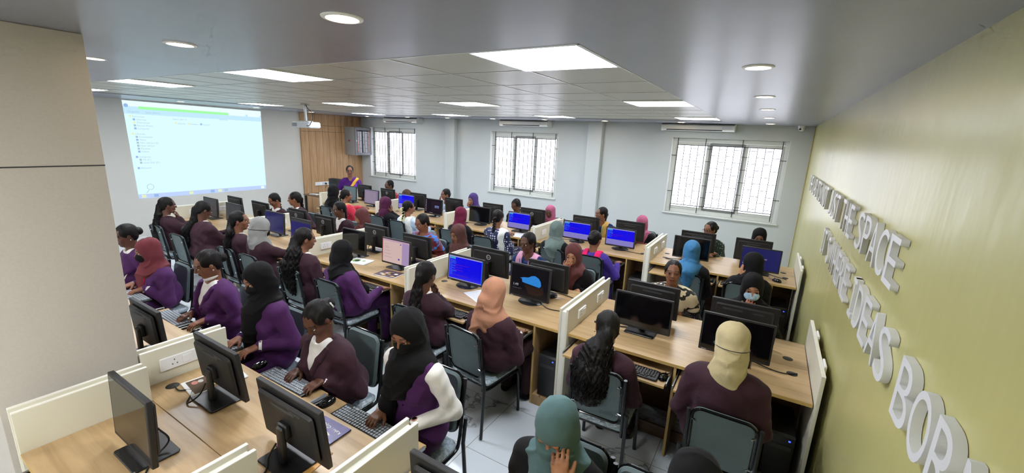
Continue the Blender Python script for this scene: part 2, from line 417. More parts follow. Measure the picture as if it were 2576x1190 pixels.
# projector on its ceiling pole
a = thing('projector', 'white projector hanging from the ceiling on a silver pole', 'projector', (-6.91, 4.57, ZC), rz=0)
MB().lathe([(0, 0), (.07, 0), (.07, -.012), (.02, -.016), (.02, -.2), (.026, -.2), (.026, -.27), (0, -.27)][::-1], 20).build('pole', m_steel, a)
MB().box((0, 0, -.275), (.26, .1, .012), 0, .004).build('bracket', m_white, a)
pm = mat('projector_white', '#dde3ea', .35)
MB().prism(rrect(.50, .24, .05, 5), -.385, -.285, 0, .02).build('housing', pm, a)
MB().box((-.15, -.121, -.335), (.14, .004, .06), 0, .001).build('vent', mat('projector_vent', '#8f959b', .6), a)
MB().lathe([(0, .03), (.035, .03), (.04, 0), (0, 0)], 20, M=T(-.25, 0, -.335, ry=-pi/2)).build('lens', m_gloss, a)
MB().tube(spline([(.03, 0, 0), (.05, 0, -.05), (.2, -.02, -.14), (.28, -.08, -.25), (.27, -.12, -.34), (.2, -.125, -.35)]), .006, 0, 6).build('cable', m_black, a)

# projected picture on the left wall: a file-browser window
root = thing('projected_screen', 'large pale blue projected file browser window on the left wall', 'projected screen', (XL, 4.57, 0))
C4 = {(0, 0): (3.32, .75), (1, 0): (5.83, .76), (1, 1): (5.85, 2.60), (0, 1): (3.29, 2.62)}
def SP(u, v, d=.004):
    y = (1-u)*(1-v)*C4[0, 0][0]+u*(1-v)*C4[1, 0][0]+u*v*C4[1, 1][0]+(1-u)*v*C4[0, 1][0]
    z = (1-u)*(1-v)*C4[0, 0][1]+u*(1-v)*C4[1, 0][1]+u*v*C4[1, 1][1]+(1-u)*v*C4[0, 1][1]
    return (d, y-4.57, z)
def SR(mb, u0, v0, u1, v1, mi, d): mb.quad(SP(u0, v0, d), SP(u1, v0, d), SP(u1, v1, d), SP(u0, v1, d), mi)
E_ = lambda n, c, s=.75: mat(n, '#101010', .9, emit=c, es=s, spec=0)
sm = [E_('beam_page', '#cdebf5', .93), E_('beam_toolbar', '#b8dcf2', .92), E_('beam_green', '#9df0a0', .9), E_('beam_taskbar', '#b4c6ec', .92), E_('beam_text', '#a3bcc8', .9), E_('beam_icon', '#8fb0dc', .9), E_('beam_yellow', '#d8e3b8', .9), E_('beam_pale', '#d9eff8', .95)]
s_ = MB(); SR(s_, 0, 0, 1, 1, 0, .004); s_.build('picture', sm, root)
s_ = MB(); SR(s_, 0, .87, 1, .945, 1, .006); SR(s_, 0, .945, 1, 1, 7, .006); SR(s_, .09, .922, .72, .95, 2, .008); SR(s_, .72, .922, .86, .948, 7, .008); SR(s_, .88, .922, .985, .948, 7, .008)
s_.build('toolbar', sm, root)
s_ = MB(); SR(s_, 0, 0, 1, .047, 3, .006)
for u, c in ((.02, 6), (.1, 5), (.345, 6), (.51, 5), (.57, 6), (.62, 4), (.95, 7)): SR(s_, u, .008, u+.03, .04, c, .008)
s_.build('taskbar', sm, root)
s_ = MB()
s_.prism([(p[0], p[1]) for p in circ(.034, 20)], 0, .003, 5, M=Matrix.Translation(SP(.018, .952, .006)) @ AX['x'])
rows_ = [(.845, 0, 6, .07), (.815, 1, 5, .06), (.785, 1, 6, .085), (.755, 1, 4, .1), (.725, 1, 5, .075), (.67, 0, 6, .06), (.64, 1, 4, .085), (.61, 1, 5, .05), (.58, 1, 4, .11), (.55, 1, 4, .09), (.52, 1, 4, .06), (.49, 1, 5, .055), (.435, 0, 5, .075), (.405, 1, 4, .055), (.375, 1, 4, .11), (.32, 0, 5, .065)]
for v, ind, c, L in rows_:
    u = .025+.02*ind; SR(s_, u, v-.008, u+.014, v+.012, c, .007)
for u in (.31, .4, .49): SR(s_, u, .79, u+.014, .81, 6 if u < .45 else 5, .007)
for i in range(24):
    a0 = 2*pi*i/24; a1 = 2*pi*(i+1)/24; c_ = SP(.085, .12, .007)
    s_.quad((.007, c_[1]+.05*cos(a0), c_[2]+.05*sin(a0)), (.007, c_[1]+.05*cos(a1), c_[2]+.05*sin(a1)), (.007, c_[1]+.058*cos(a1), c_[2]+.058*sin(a1)), (.007, c_[1]+.058*cos(a0), c_[2]+.058*sin(a0)), 4)
c_ = SP(.07, .088, .007); s_.quad((.007, c_[1], c_[2]), (.007, c_[1]+.012, c_[2]), (.007, c_[1]-.03, c_[2]-.06), (.007, c_[1]-.042, c_[2]-.06), 4)
s_.build('icons', sm, root)
txt = [('Favourites', .845, 0), ('Desktop', .815, 1), ('Downloads', .785, 1), ('Recent Places', .755, 1), ('Computer', .725, 1), ('Libraries', .67, 0), ('Documents', .64, 1), ('Music', .61, 1), ('New Library (2)', .58, 1), ('New Library', .55, 1), ('Pictures', .52, 1), ('Videos', .49, 1), ('Computer', .435, 0), ('OS (C:)', .405, 1), ('Local Disk (D:)', .375, 1), ('Network', .32, 0)]
def wtext(s, u, v, size, name='text'):
    p = SP(u, v, .008)
    M = Matrix(((0, 0, 1, p[0]), (1, 0, 0, p[1]), (0, 1, 0, p[2]), (0, 0, 0, 1)))
    return text_mesh(s, size, 0, name, sm[4], root, M)
alltx = [(s, .045+.02*i, v-.006, .045) for s, v, i in txt]+[('Organise', .02, .885, .05), ('Save search', .13, .885, .05), ('Search again in:', .3, .835, .04), ('Libraries', .328, .79, .042), ('Custom...', .418, .79, .042), ('Internet', .508, .79, .042), ('Searching...', .64, .86, .042), ('0 items', .17, .13, .045)]
tx = [wtext(*a) for a in alltx]
big = tx[0]
bm_ = MB()
for o in tx:
    vs = [o.matrix_local @ v.co for v in o.data.vertices]; fs = [tuple(p.vertices) for p in o.data.polygons]; bm_.add(vs, fs)
    me = o.data; bpy.data.objects.remove(o); bpy.data.meshes.remove(me)
bm_.build('lettering', sm[4], root)

# wall rack cabinet, socket strip, control table with computer
m_rack = mat('rack_grey_steel', '#9b9c9a', .45)
a = thing('network_cabinet', 'grey wall-mounted network cabinet with glass door beside the oak cladding', 'cabinet', (-10.57, 8.15, 1.57))
MB().box((.215, .29, .39), (.43, .58, .78), 0, .008).build('body', m_rack, a)
d = MB()
for (y, z, sy, sz) in ((.03, .39, .06, .76), (.55, .39, .06, .76), (.29, .74, .46, .07), (.29, .04, .46, .07)): d.box((.438, y, z), (.016, sy, sz), 0, .003)
d = d.build('door', mat('rack_door_dark', '#6d6f74', .3), a)
MB().box((.436, .29, .39), (.006, .46, .63)).build('glass', mat('rack_glass', '#30343c', .03, spec=1., coat=1.), d)
MB().box((.45, .045, .4), (.01, .015, .05), 0, .003).build('handle', m_chrome, d)
s_ = MB()
for z in (.15, .3, .45, .6): s_.box((.43, .29, z), (.006, .42, .03), 0)
for y in (.1, .48): s_.box((.444, y, .39), (.004, .012, .63), 1)
s_.build('patch_panel', [mat('rack_blue', '#8f9cc0', .4), mat('rack_red_trim', '#b4573d', .4)], a)
MB().box((.2, -.002, .4), (.08, .003, .045), 0).build('sticker', mat('rack_sticker', '#a8443c', .5), a)
a = thing('socket_strip', 'long white socket strip with black plugs on the oak cladding', 'socket', (-10.56, 7.5, .79))
MB().box((0, 0, 0), (.025, .72, .095), 0, .006).build('plate', m_white, a)
for y in (-.28, -.1, .08, .26): MB().box((.014, y, 0), (.006, .13, .06), 0, .002).build('module', mat('socket_module', '#d9dde0', .4), a)
for y in (-.06, .2): MB().cyl((0, 0, 0), .022, .045, 0, 12, .005, M=T(.014, y, 0, ry=pi/2)).build('plug', m_black, a)
MB().tube(spline([(.05, -.06, 0), (.06, -.06, -.05), (.03, -.08, -.12)]), .006).build('cable', m_black, a)
a = thing('control_table', 'narrow brown table on dark metal legs against the oak cladding', 'table', (-9.75, 6.83, 0))
MB().box((0, 0, .60), (.84, .62, .03), 0, .004).build('tabletop', m_wooddark, a)
for sx in (-1, 1):
    for sy in (-1, 1): MB().box((sx*.38, sy*.27, .2925), (.045, .045, .585), 0, .004).build('leg', m_dkmetal, a)
a = thing('power_adaptor', 'flat white router lying on the brown table', 'router', (-9.85, 6.62, .6155), rz=.3)
MB().box((0, 0, .012), (.22, .12, .024), 0, .006).build('case', m_white, a); MB().box((0, -.061, .012), (.16, .002, .008), 0).build('port_strip', m_slot, a)
# ------------------------------------------------------------------ desks
DW, DD = 1.62, .4725
def make_desk(name, label, loc, rz, w=DW, d=DD, full=True, group='oak laminate computer desks in rows'):
    """origin at the front left floor corner, front edge on local y = 0"""
    a = thing(name, label, 'desk', loc, rz, group)
    top = MB().box((w/2, d/2, .7375), (w, d, .025), 0, .002).box((w/2, .0, .7375), (w-.002, .003, .023), 1)
    top.build('tabletop', [m_wood, m_edgewood], a)
    MB().box((w/2, d-.012, .40), (w-.004, .016, .64), 0).build('back_panel', m_wooddark, a)
    if full:
        for x in (.82, 1.39):
            if x < w-.1: MB().box((x, d/2-.01, .362), (.018, d-.03, .722), 0).box((x, .006, .362), (.0182, .004, .72), 1).build('divider', [m_woodz, m_edgewood], a)
        if w > 1.5:
            MB().box(((1.40+w)/2, d/2-.01, .045), (w-1.40, d-.03, .09), 0, .002).build('cpu_shelf', m_woodz, a)
        MB().box((w/2, .2, .05), (w-.03, .016, .1)).build('foot_rail', m_wooddark, a)
        for (x0, x1) in ((.03, .805), (.835, 1.375)):
            if x1 > w: continue
            t = MB().box(((x0+x1)/2, .02, .655), (x1-x0-.03, .42, .016), 0, .002).box(((x0+x1)/2, -.19, .655), (x1-x0-.031, .003, .0155), 1).build('keyboard_tray', [m_wood, m_edgewood], a)
            for sx, xx in ((-1, x0+.006), (1, x1-.006)):
                MB().box((xx, .03, .668), (.008, .40, .022), 0, .001).box((xx-sx*.004, .03, .668), (.003, .38, .008), 1).build('rail', [m_steel, m_black], t)
    for x in (.12, w-.1): MB().lathe([(0, .004), (.026, .004), (.033, .002), (.034, 0), (0, 0)][::-1], 20, M=T(x, d-.12, .7502)).build('grommet', m_black, a)
    return a
SEC = [-7.975, -6.279, -4.583, -2.887, -1.19]     # left edge of every bay
bay = ['at the projection end', 'second bay from the projection wall', 'middle bay', 'fourth bay, next to the last', 'end bay by the yellow wall']
def rowdesk(name, x, yfront, side, t):
    w = DW
    if side < 0: return make_desk('computer_desk', t, (x, yfront, 0), 0)
    return make_desk('computer_desk', t, (x+w, yfront, 0), pi)
YBn, YBf, YAn, YAf, YCf = 2.94, 3.886, 5.545, 6.49, 1.25
for i, x in enumerate(SEC):
    rowdesk('d', x, YBn, -1, 'oak desk on the camera side of the middle row, %s' % bay[i])
    rowdesk('d', x, YBf, 1, 'oak desk on the window side of the middle row, %s' % bay[i])
    rowdesk('d', x, YAn, -1, 'oak desk on the camera side of the window row, %s' % bay[i])
    rowdesk('d', x, YAf, 1, 'oak desk on the window side of the window row, %s' % bay[i])
for x, t in ((-2.9, 'oak desk of the nearest row, with the two black monitors and magazines'), (-4.6, 'oak desk of the nearest row behind the beige pillar'), (-1.2, 'oak desk of the nearest row at the bottom right')):
    rowdesk('d', x, YCf, 1, t)
make_desk('computer_desk', 'oak desk closest to the camera, in front of the beige pillar', (-2.72, .285, 0), 0, 1.01, .49, True)

# partitions: two cream boards with a sunken strip between them
m_sock = mat('socket_white', '#eceef0', .3)
def socket_plate(parent, x, y, z, nx, w=.15, rz=0):
    """white switch and socket plate on a face whose normal is nx*X"""
    p = MB().box((x+nx*.007, y, z), (.014, w, .08), 0, .004).box((x+nx*.015, y+nx*.035, z), (.006, .05, .05), 0, .002)
    for dy, dz in ((0, .016), (-.012, -.01), (.012, -.01)): p.box((x+nx*.0145, y-nx*.03+dy, z+dz), (.002, .005, .007), 1)
    return p.build('socket_plate', [m_sock, m_slot], parent)
def partition(x0, x1, y0, y1, label, plates=(), ztop=.954, zb=0):
    a = thing('desk_partition', label, 'partition', (x0, y0, 0), 0, 'cream desk partitions')
    w = x1-x0; L = y1-y0
    for k, (xx) in enumerate((.009, w-.009)):
        MB().box((xx, L/2, (ztop+zb)/2), (.018, L, ztop-zb), 0, .002).box((xx, L/2, ztop-.001), (.0182, L, .006), 1, .001).build('board', [m_cream, m_edge], a)
    MB().box((w/2, L/2, (ztop-.025+zb)/2), (w-.036, L-.02, ztop-.025-zb), 0).build('filler_strip', m_edge, a)
    for y, nx, wd in plates: socket_plate(a, w if nx > 0 else 0, y-y0, .85, nx, wd)
    return a
PX_ = [-8.05, -6.354, -4.658, -2.962, -1.266]
pn = ['at the projection end', 'second from the projection end', 'third from the projection end', 'second from the yellow wall', 'nearest the yellow wall']
for i, x in enumerate(PX_):
    pl = [(YBn+.25, 1, .15), (YBf-.25, 1, .15)]
    partition(x, x+.075, YBn-.03, YBf+.03, 'cream double-board partition of the middle desk row, %s' % pn[i], pl if i != 3 else [])
    partition(x, x+.075, YAn-.03, YAf+.03, 'cream double-board partition of the window desk row, %s' % pn[i], [(YAn+.25, 1, .13), (YAf-.25, 1, .13)])
for (y0, y1, t) in ((YBn-.03, YBf+.03, 'middle'), (YAn-.03, YAf+.03, 'window')):
    a = thing('end_panel', 'single cream end panel of the %s desk row beside the yellow wall' % t, 'panel', (.436, y0, 0), 0, 'desk end panels by the yellow wall')
    L = y1-y0
    MB().box((.011, L/2, .477), (.022, L, .954), 0, .002).box((.011, L/2, .953), (.0222, L, .006), 1, .001).build('board', [m_cream, m_edge], a)
    for yy in (.2, .7): MB().box((.03, yy, .93), (.014, .12, .075), 0, .004).box((.037, yy, .93), (.004, .04, .045), 0, .001).build('socket_plate', m_sock, a)
partition(-2.985, -2.905, .805, 1.255, 'cream partition with socket plate between pillar and nearest desk row', [(.985, 1, .2)])
partition(-1.285, -1.21, .3, 1.265, 'cream double-board partition at the bottom centre of the nearest row', [(.75, 1, .12)])
partition(-1.71, -1.632, .285, .765, 'short cream double-board partition at the very bottom, near the camera', [])
partition(-2.80, -2.722, .285, .775, 'cream side board between the beige pillar and the closest desk', [])

# ------------------------------------------------------------------ monitors
SW = {}
def swatch(n, c, s=.55):
    return mat('screen_'+n, '#060606', .22, emit=c, es=s, spec=.3)
m_off = mat('screen_off', '#08090b', .09, spec=.6)
def screen_art(kind, w, h):
    """quads (u0,v0,u1,v1,material) and texts for a display"""
    q = []; t = []
    if kind == 'off': q = [(0, 0, 1, 1, m_off)]
    elif kind == 'offgrey': q = [(0, 0, 1, 1, mat('screen_off_grey', '#5a6e74', .25))]
    elif kind == 'offdim': q = [(0, 0, 1, 1, mat('screen_dim', '#2a2c36', .25))]
    elif kind == 'navy': q = [(0, 0, 1, 1, swatch('navy', '#28286a', .5))]
    elif kind == 'navytext': q = [(0, 0, 1, 1, swatch('navy', '#28286a', .5))]; t = [('PRESENT', .46, .5, .022, swatch('pinkw', '#e8cfe8'))]
    elif kind == 'navybar': q = [(0, 0, 1, .86, swatch('navy2', '#33307a', .5)), (0, .86, 1, 1, swatch('bar', '#4a4a50', .5))]
    elif kind in ('blue', 'bluehalf'):
        q = [(0, 0, 1, 1, swatch('blue', '#0a06e6', .75)), (0, .95, 1, 1, swatch('lilac', '#9a97d0', .7)), (.02, .86, .2, .95, swatch('cyan', '#3fa0c8', .7)), (0, 0, .012, 1, swatch('lilac', '#9a97d0', .7))]
        if kind == 'blue': q += [(0, 0, 1, .035, swatch('lilac', '#9a97d0', .7)), (.98, 0, 1, 1, swatch('cyan2', '#2f6fe0', .7))]
        else: q += [(0, 0, 1, .31, swatch('lilac2', '#8d86cf', .65)), (0, .31, 1, .325, swatch('lilac', '#9a97d0', .7))]
        rr = random.Random(5)
        v = .78
        while v > (.12 if kind == 'blue' else .42):
            q.append((.04, v, .04+rr.uniform(.05, .22), v+.018, swatch('cyantext', '#3f7ad8', .7)))
            if rr.random() < .5: q.append((.16, v, .16+rr.uniform(.2, .45), v+.02, swatch('redtext', '#6214a4', .7)))
            v -= .055
        return q, [('Sum = 25', .24, .62, .016, swatch('redtext', '#6214a4', .7))]
    elif kind == 'pink':
        q = [(0, 0, 1, 1, swatch('pinkpage', '#e2c4c0', .62)), (0, .93, 1, 1, swatch('pinkbar', '#cfa9c4', .6)), (.74, 0, 1, .93, swatch('lilacside', '#b79fc9', .6)), (0, 0, .02, 1, swatch('rededge', '#d2706a', .6)), (.6, .17, .66, .24, swatch('violetdot', '#4a44b0', .7)), (.66, .84, .71, .88, swatch('violetdot', '#4a44b0', .7))]
        for v in (.78, .68, .62, .5, .36, .22): q.append((.08, v, .08+.3*(1.2-v), v+.012, swatch('greytext', '#b594a0', .6)))
    elif kind == 'lilacpage':
        q = [(0, 0, 1, 1, swatch('lilacpage', '#a08fb0', .5)), (.1, .1, .86, .88, swatch('lilacpage2', '#ab99b4', .5)), (.45, .6, .6, .61, swatch('darkt', '#443a55', .5))]
    elif kind == 'desktop':
        q = [(0, 0, 1, 1, swatch('darkdesk', '#1c1420', .5)), (.4, .18, .98, .9, swatch('darkwin', '#2a1d2e', .5)), (.6, .42, .86, .6, swatch('thumb', '#8fa0d8', .7)), (.66, .45, .8, .5, swatch('darkdesk', '#1c1420', .5))]
        for k in range(8): q.append((.04, .9-.11*k, .1, .94-.11*k, swatch('iconw', '#b8a8c0', .7)))
        q.append((.3, .03, .5, .05, swatch('iconw', '#b8a8c0', .7)))
    elif kind == 'lock':
        q = [(0, 0, 1, 1, swatch('cave', '#14121a', .45))]
        t = [('1:49', .05, .31, .036, swatch('locktext', '#c9c6cc', .6)), ('Thursday, April 9', .05, .22, .014, swatch('locktext2', '#77737c', .6))]
    return q, t
def make_monitor(label, loc, rz, w=.44, h=.285, base='rect', back='plain', screen='off', cable=None, name='monitor', tilt=.06, group='black computer monitors', logo=None):
    a = thing(name, label, 'monitor', loc, rz, group)
    bz = .04; cz = bz+h/2
    M = T(0, -.03, cz, rx=-tilt)
    MB().prism(rrect(w, h, .006, 2), -.012, .012, 0, .003, M @ AX['y']).prism(rrect(w*.86, h*.8, .02, 3), .010, .034, 0, .012, M @ Matrix.Rotation(pi, 4, 'Z') @ AX['y']).build('housing', m_black2, a)
    bw = .013 if base != 'round' else .016; sw_, sh_ = w-2*bw, h-2*bw-.006
    qs, ts = screen_art(screen, w, h)
    mats = []; sb = MB()
    for k, (u0, v0, u1, v1, mm) in enumerate(qs):
        if mm not in mats: mats.append(mm)
        y = -.0125-.0004*min(k, 1)-.0002*(k > 4)
        X0, X1 = (u0-.5)*sw_, (u1-.5)*sw_; Z0, Z1 = (v0-.5)*sh_+.003, (v1-.5)*sh_+.003
        sb.quad((X0, y, Z0), (X1, y, Z0), (X1, y, Z1), (X0, y, Z1), mats.index(mm), M)
    if screen == 'lock':
        for k, (poly, c) in enumerate((([(.24, .60), (.29, .58), (.31, .47), (.5, .44), (.78, .40), (.82, .47), (.80, .60), (.74, .70), (.64, .76), (.55, .73), (.46, .66), (.34, .64)], '#2f86d8'), ([(.5, .69), (.56, .74), (.64, .76), (.74, .70), (.80, .60), (.81, .5), (.7, .56)], '#1e3fae'), ([(.33, .46), (.5, .43), (.8, .395), (.8, .37), (.36, .43)], '#223044'), ([(.42, .45), (.44, .53), (.46, .54), (.48, .46)], '#1a1822'), ([(.57, .44), (.58, .51), (.62, .53), (.66, .5), (.67, .43)], '#1a1822'), ([(.36, .4), (.8, .36), (.86, .5), (.9, .2), (.75, .1), (.5, .12)], '#3a2620'))):
            mm = swatch('cave%d' % k, c, .7 if k < 2 else .4); mats.append(mm)
            P = [((u-.5)*sw_, -.0133-.0001*(5-k if k < 5 else -0.2), (v-.5)*sh_) for u, v in poly[::-1]]
            sb.add(P, [tuple(range(len(P)))[::-1]], len(mats)-1, M)
    scr = sb.build('screen', mats, a)
    for k, (s, u, v, sz, mm) in enumerate(ts):
        text_mesh(s, sz, 0, 'screen_text', mm, scr, M @ Matrix.Translation(((u-.5)*sw_, -.0140, (v-.5)*sh_)) @ Matrix.Rotation(pi/2, 4, 'X'))
    if logo: text_mesh(logo, .011, .0002, 'lettering', m_white, a, M @ Matrix.Translation((-w/2+.02, -.0122, -h/2+.005)) @ Matrix.Rotation(pi/2, 4, 'X'))
    MB().box((0, .03, .10), (.05, .022, .19), 0, .008).box((0, .012, cz-.02), (.07, .03, .07), 0, .006).build('neck', m_black, a)
    if base == 'round': MB().lathe([(0, 0), (.1, 0), (.105, .004), (.1, .009), (.03, .016), (0, .016)], 32, M=Matrix.Diagonal((1.15, 1, 1, 1))).build('base', m_black, a)
    else: MB().prism(rrect(.235, .18, .015, 3), 0, .01, 0, .003).build('base', m_black, a)
    Rb = M @ Matrix.Translation((0, .0345, 0)) @ Matrix.Rotation(pi, 4, 'Z') @ Matrix.Rotation(pi/2, 4, 'X')
    if back == 'ring':
        s_ = MB().lathe([(.021, 0), (.027, 0), (.027, .0015), (.021, .0015)], 28, M=Rb @ Matrix.Translation((0, .06, 0)))
        s_.build('logo_ring', mat('logo_silver', '#c9ccce', .4), a)
        text_mesh('DELL', .0135, .0003, 'lettering', mat('logo_silver', '#c9ccce', .4), a, Rb @ Matrix.Translation((-.0175, .0552, .0008)))
    if back == 'lenovo':
        MB().box((-.08, .08, 0), (.14, .016, .002), 0, M=Rb).build('vent', m_slot, a)
        text_mesh('Lenovo', .024, .0003, 'lettering', mat('grey_print', '#55585c', .4), a, Rb @ Matrix.Translation((.06, .075, .0008)))
    if back in ('vent', 'lenovo2'):
        MB().box((0, h*.28, 0), (.16, .014, .002), 0, M=Rb).build('vent', m_slot, a)
        if back == 'lenovo2': text_mesh('lenovo', .03, .0003, 'lettering', mat('grey_print', '#55585c', .4), a, Rb @ Matrix.Translation((.045, h*.3, .0008)))
    if cable:
        MB().tube(spline([(.02, .045, .11), (.05, .07, .04)]+list(cable)), .0042, 0, 6).build('cable', m_black, a)
    return a
def mon(px, row, far, label, **k):
    """row y and desk side; px = world x of the monitor's centre"""
    return make_monitor(label, (px, row, .751), pi if far else 0, **k)
R0 = lambda: rng.uniform(-.03, .03)
gB = dict(group='monitors on the camera side of the middle row'); gD = dict(group='monitors on the window side of the middle row')
gE = dict(group='monitors on the camera side of the window row'); gF = dict(group='monitors on the window side of the window row'); gC = dict(group='monitors on the nearest desk row')
YMB, YMD, YMA, YMF = 3.345, 3.60, 5.955, 6.33
mon(-.04, 3.27, 0, 'wide black monitor with its screen off, right behind the cream headscarf', w=.46, h=.29, cable=[(.15, .02, .012), (.3, -.02, .006), (.40, .03, .006)], logo='Lenovo', **gB)
mon(-.715, YMB-.02, 0, 'black monitor with screen off in front of the girl with curly ponytail and glasses', w=.455, h=.285, cable=[(-.05, .03, .01), (-.2, -.02, .004)], **gB)
mon(-1.76, YMB, 0, 'monitor showing a dark lock screen with a blue cave opening and 1:49', w=.42, h=.32, base='round', screen='lock', cable=[(.2, -.06, .006), (.42, -.02, .006)], logo='lenovo', **gB)
mon(-2.49, YMB-.02, 0, 'monitor with bright blue code editor beside the tan headscarf', w=.45, h=.28, base='round', screen='blue', logo='Lenovo', **gB)
mon(-3.47, YMB-.02, 0, 'monitor with a pink page beside the orange magazine', w=.44, h=.295, screen='pink', **gB)
mon(-4.2, YMB, 0, 'monitor with black screen in front of the black headscarf and purple blazer', w=.42, h=.295, **gB)
mon(-5.27, YMB, 0, 'monitor with dark violet screen partly behind the big curly ponytail', w=.44, h=.28, screen='navybar', **gB)
mon(-5.88, YMB, 0, 'square monitor with dim navy screen in front of the grey headscarf', w=.46, h=.30, screen='navy', **gB)
mon(-6.97, YMB, 0, 'grey-screened monitor at left, left of the girl who looks right', w=.46, h=.29, screen='offdim', **gB)
mon(-7.69, YMB, 0, 'last monitor of the middle row towards the projection wall', w=.44, h=.30, screen='offdim', **gB)
mon(-.02, YMD, 1, 'monitor back with Lenovo lettering in front of the masked girl in black', w=.47, h=.29, back='lenovo', **gD)
mon(-.72, YMD, 1, 'monitor back in front of the girl in cream and black floral top', w=.44, h=.29, back='vent', **gD)
mon(-1.73, YMD, 1, 'monitor back in front of the girl with a brown headscarf and wristwatch', w=.44, h=.29, base='round', back='vent', cable=[(-.1, -.1, .006), (-.3, -.06, .006)], **gD)
mon(-2.44, YMD+.03, 1, 'monitor back with ring logo in front of the girl with pink scarf', w=.47, h=.30, back='ring', cable=[(.0, .05, .01)], **gD)
mon(-3.47, YMD, 1, 'monitor back in front of the girl in blue and maroon saree', w=.44, h=.29, back='plain', **gD)
mon(-4.22, YMD+.05, 1, 'monitor back with ring logo left of the girl in blue saree', w=.43, h=.295, back='ring', cable=[(-.05, .08, .01)], **gD)
mon(-5.24, YMD+.03, 1, 'monitor back with ring logo in front of the girl in dark blazer and white shirt', w=.42, h=.29, back='ring', **gD)
mon(-5.93, YMD+.07, 1, 'monitor back with ring logo beside the oak cladding, left of the other ring logo', w=.42, h=.29, back='ring', **gD)
mon(-6.89, YMD+.05, 1, 'monitor back in front of the looking-down girl in dark blazer', w=.47, h=.29, back='lenovo2', **gD)
mon(-7.66, YMD+.05, 1, 'monitor back nearest the projected picture', w=.44, h=.29, back='lenovo2', **gD)
mon(.04, YMA-.05, 0, 'monitor with dark indigo screen at the yellow wall end of the window row', w=.43, h=.285, screen='navytext', cable=[(.12, 0, .01), (.3, -.1, .006)], **gE)
mon(-.755, YMA-.03, 0, 'monitor with black screen behind the blue headscarf', w=.45, h=.29, cable=[(-.1, 0, .01), (-.3, -.08, .006), (-.2, -.1, .006)], **gE)
mon(-1.71, YMA-.03, 0, 'monitor half blue half lilac, right one of the two by the braided girl in purple', w=.43, h=.27, base='round', screen='bluehalf', cable=[(.1, -.05, .006), (.36, -.1, .006)], **gE)
mon(-2.38, YMA-.03, 0, 'monitor half blue half lilac, right of the grey-green headscarf', w=.45, h=.275, base='round', screen='bluehalf', cable=[(-.15, 0, .01), (-.3, .04, .006)], **gE)
mon(-3.41, YMA, 0, 'monitor half blue half lilac behind the white dupatta and polka dots', w=.42, h=.28, screen='bluehalf', **gE)
mon(-4.2, YMA, 0, 'monitor with black screen right of the maroon headscarf', w=.44, h=.28, base='round', screen='off', cable=[(-.15, 0, .01), (-.3, -.04, .006)], **gE)
mon(-5.28, YMA+.03, 0, 'monitor with dark desktop icons and a small window', w=.43, h=.29, base='round', screen='desktop', **gE)
mon(-6.0, YMA+.06, 0, 'monitor with blue screen right behind the white flowers in the braid', w=.42, h=.30, screen='bluehalf', **gE)
mon(-6.92, YMA, 0, 'monitor with lilac page left of the plum headscarf', w=.42, h=.30, screen='lilacpage', **gE)
mon(-7.6, YMA+.02, 0, 'monitor with blank grey-blue screen beside the red kurta', w=.40, h=.31, screen='offgrey', **gE)
mon(-.06, YMF, 1, 'monitor back below the eyes of the farthest right girl in black', w=.43, h=.29, back='vent', **gF)
mon(-.745, YMF, 1, 'monitor back in front of the girl in yellow and green floral', w=.45, h=.29, back='vent', **gF)
mon(-1.72, YMF+.04, 1, 'monitor back hiding the lower face of the pink headscarf girl', w=.44, h=.30, back='vent', cable=[(-.05, -.05, .01), (-.3, -.1, .006)], **gF)
mon(-2.42, YMF, 1, 'monitor back in front of the smiling girl with yellow dupatta', w=.45, h=.29, back='vent', **gF)
mon(-3.41, YMF+.03, 1, 'monitor back with ring logo left of the pink headscarf with bare face', w=.48, h=.29, back='ring', **gF)
mon(-4.2, YMF-.03, 1, 'monitor back behind the black-screened one, right of the purple headscarf', w=.43, h=.29, back='lenovo2', **gF)
mon(-5.08, YMF-.05, 1, 'monitor back in front of the girl resting her chin on a hand', w=.42, h=.29, back='lenovo2', **gF)
mon(-6.02, YMF-.02, 1, 'monitor back behind the blue screen by the flower braid', w=.43, h=.29, back='plain', **gF)
mon(-6.91, YMF, 1, 'monitor back with ring logo in front of the braided girl in floral red', w=.42, h=.29, back='ring', **gF)
mon(-7.68, YMF+.03, 1, 'monitor back under the hand of the teacher in purple saree', w=.45, h=.30, back='plain', **gF)
mon(-1.70, .935, 1, 'near black monitor back in front of the woman in white shirt sleeves', w=.48, h=.30, back='lenovo2', cable=[(.02, .1, .006), (.0, .16, .004)], tilt=.1, **gC)
mon(-2.46, .985, 1, 'near black monitor back standing on the parrot magazine, by the socket plate', w=.455, h=.30, back='lenovo2', cable=[(.08, .12, .006), (.19, .05, .005), (.25, .09, .005), (.315, .085, .006)], tilt=.1, **gC)
mon(-2.28, .60, 0, 'nearest black monitor seen from its screen side, closest to the camera', w=.42, h=.32, cable=[(.1, -.02, .008), (.25, -.1, .004), (.38, -.05, .004)], tilt=.04, **gC)
mon(-3.35, .97, 1, 'black monitor back half hidden by the beige pillar', w=.43, h=.30, back='lenovo2', **gC)
mon(-.78, .985, 1, 'black monitor whose corner shows at the bottom edge', w=.44, h=.30, back='plain', **gC)
mon(-4.2, .97, 1, 'black monitor behind the beige pillar', w=.43, h=.30, back='plain', **gC)

# black computer on the control table behind the teacher
a = thing('desktop_computer', 'black desktop computer standing on the brown table behind the teacher', 'computer', (-9.50, 6.98, .6155), rz=.1)
MB().box((0, 0, .21), (.28, .16, .42), 0, .01).build('case', m_black2, a); MB().box((0, -.081, .2), (.26, .003, .2), 0).build('front_grille', m_slot, a)

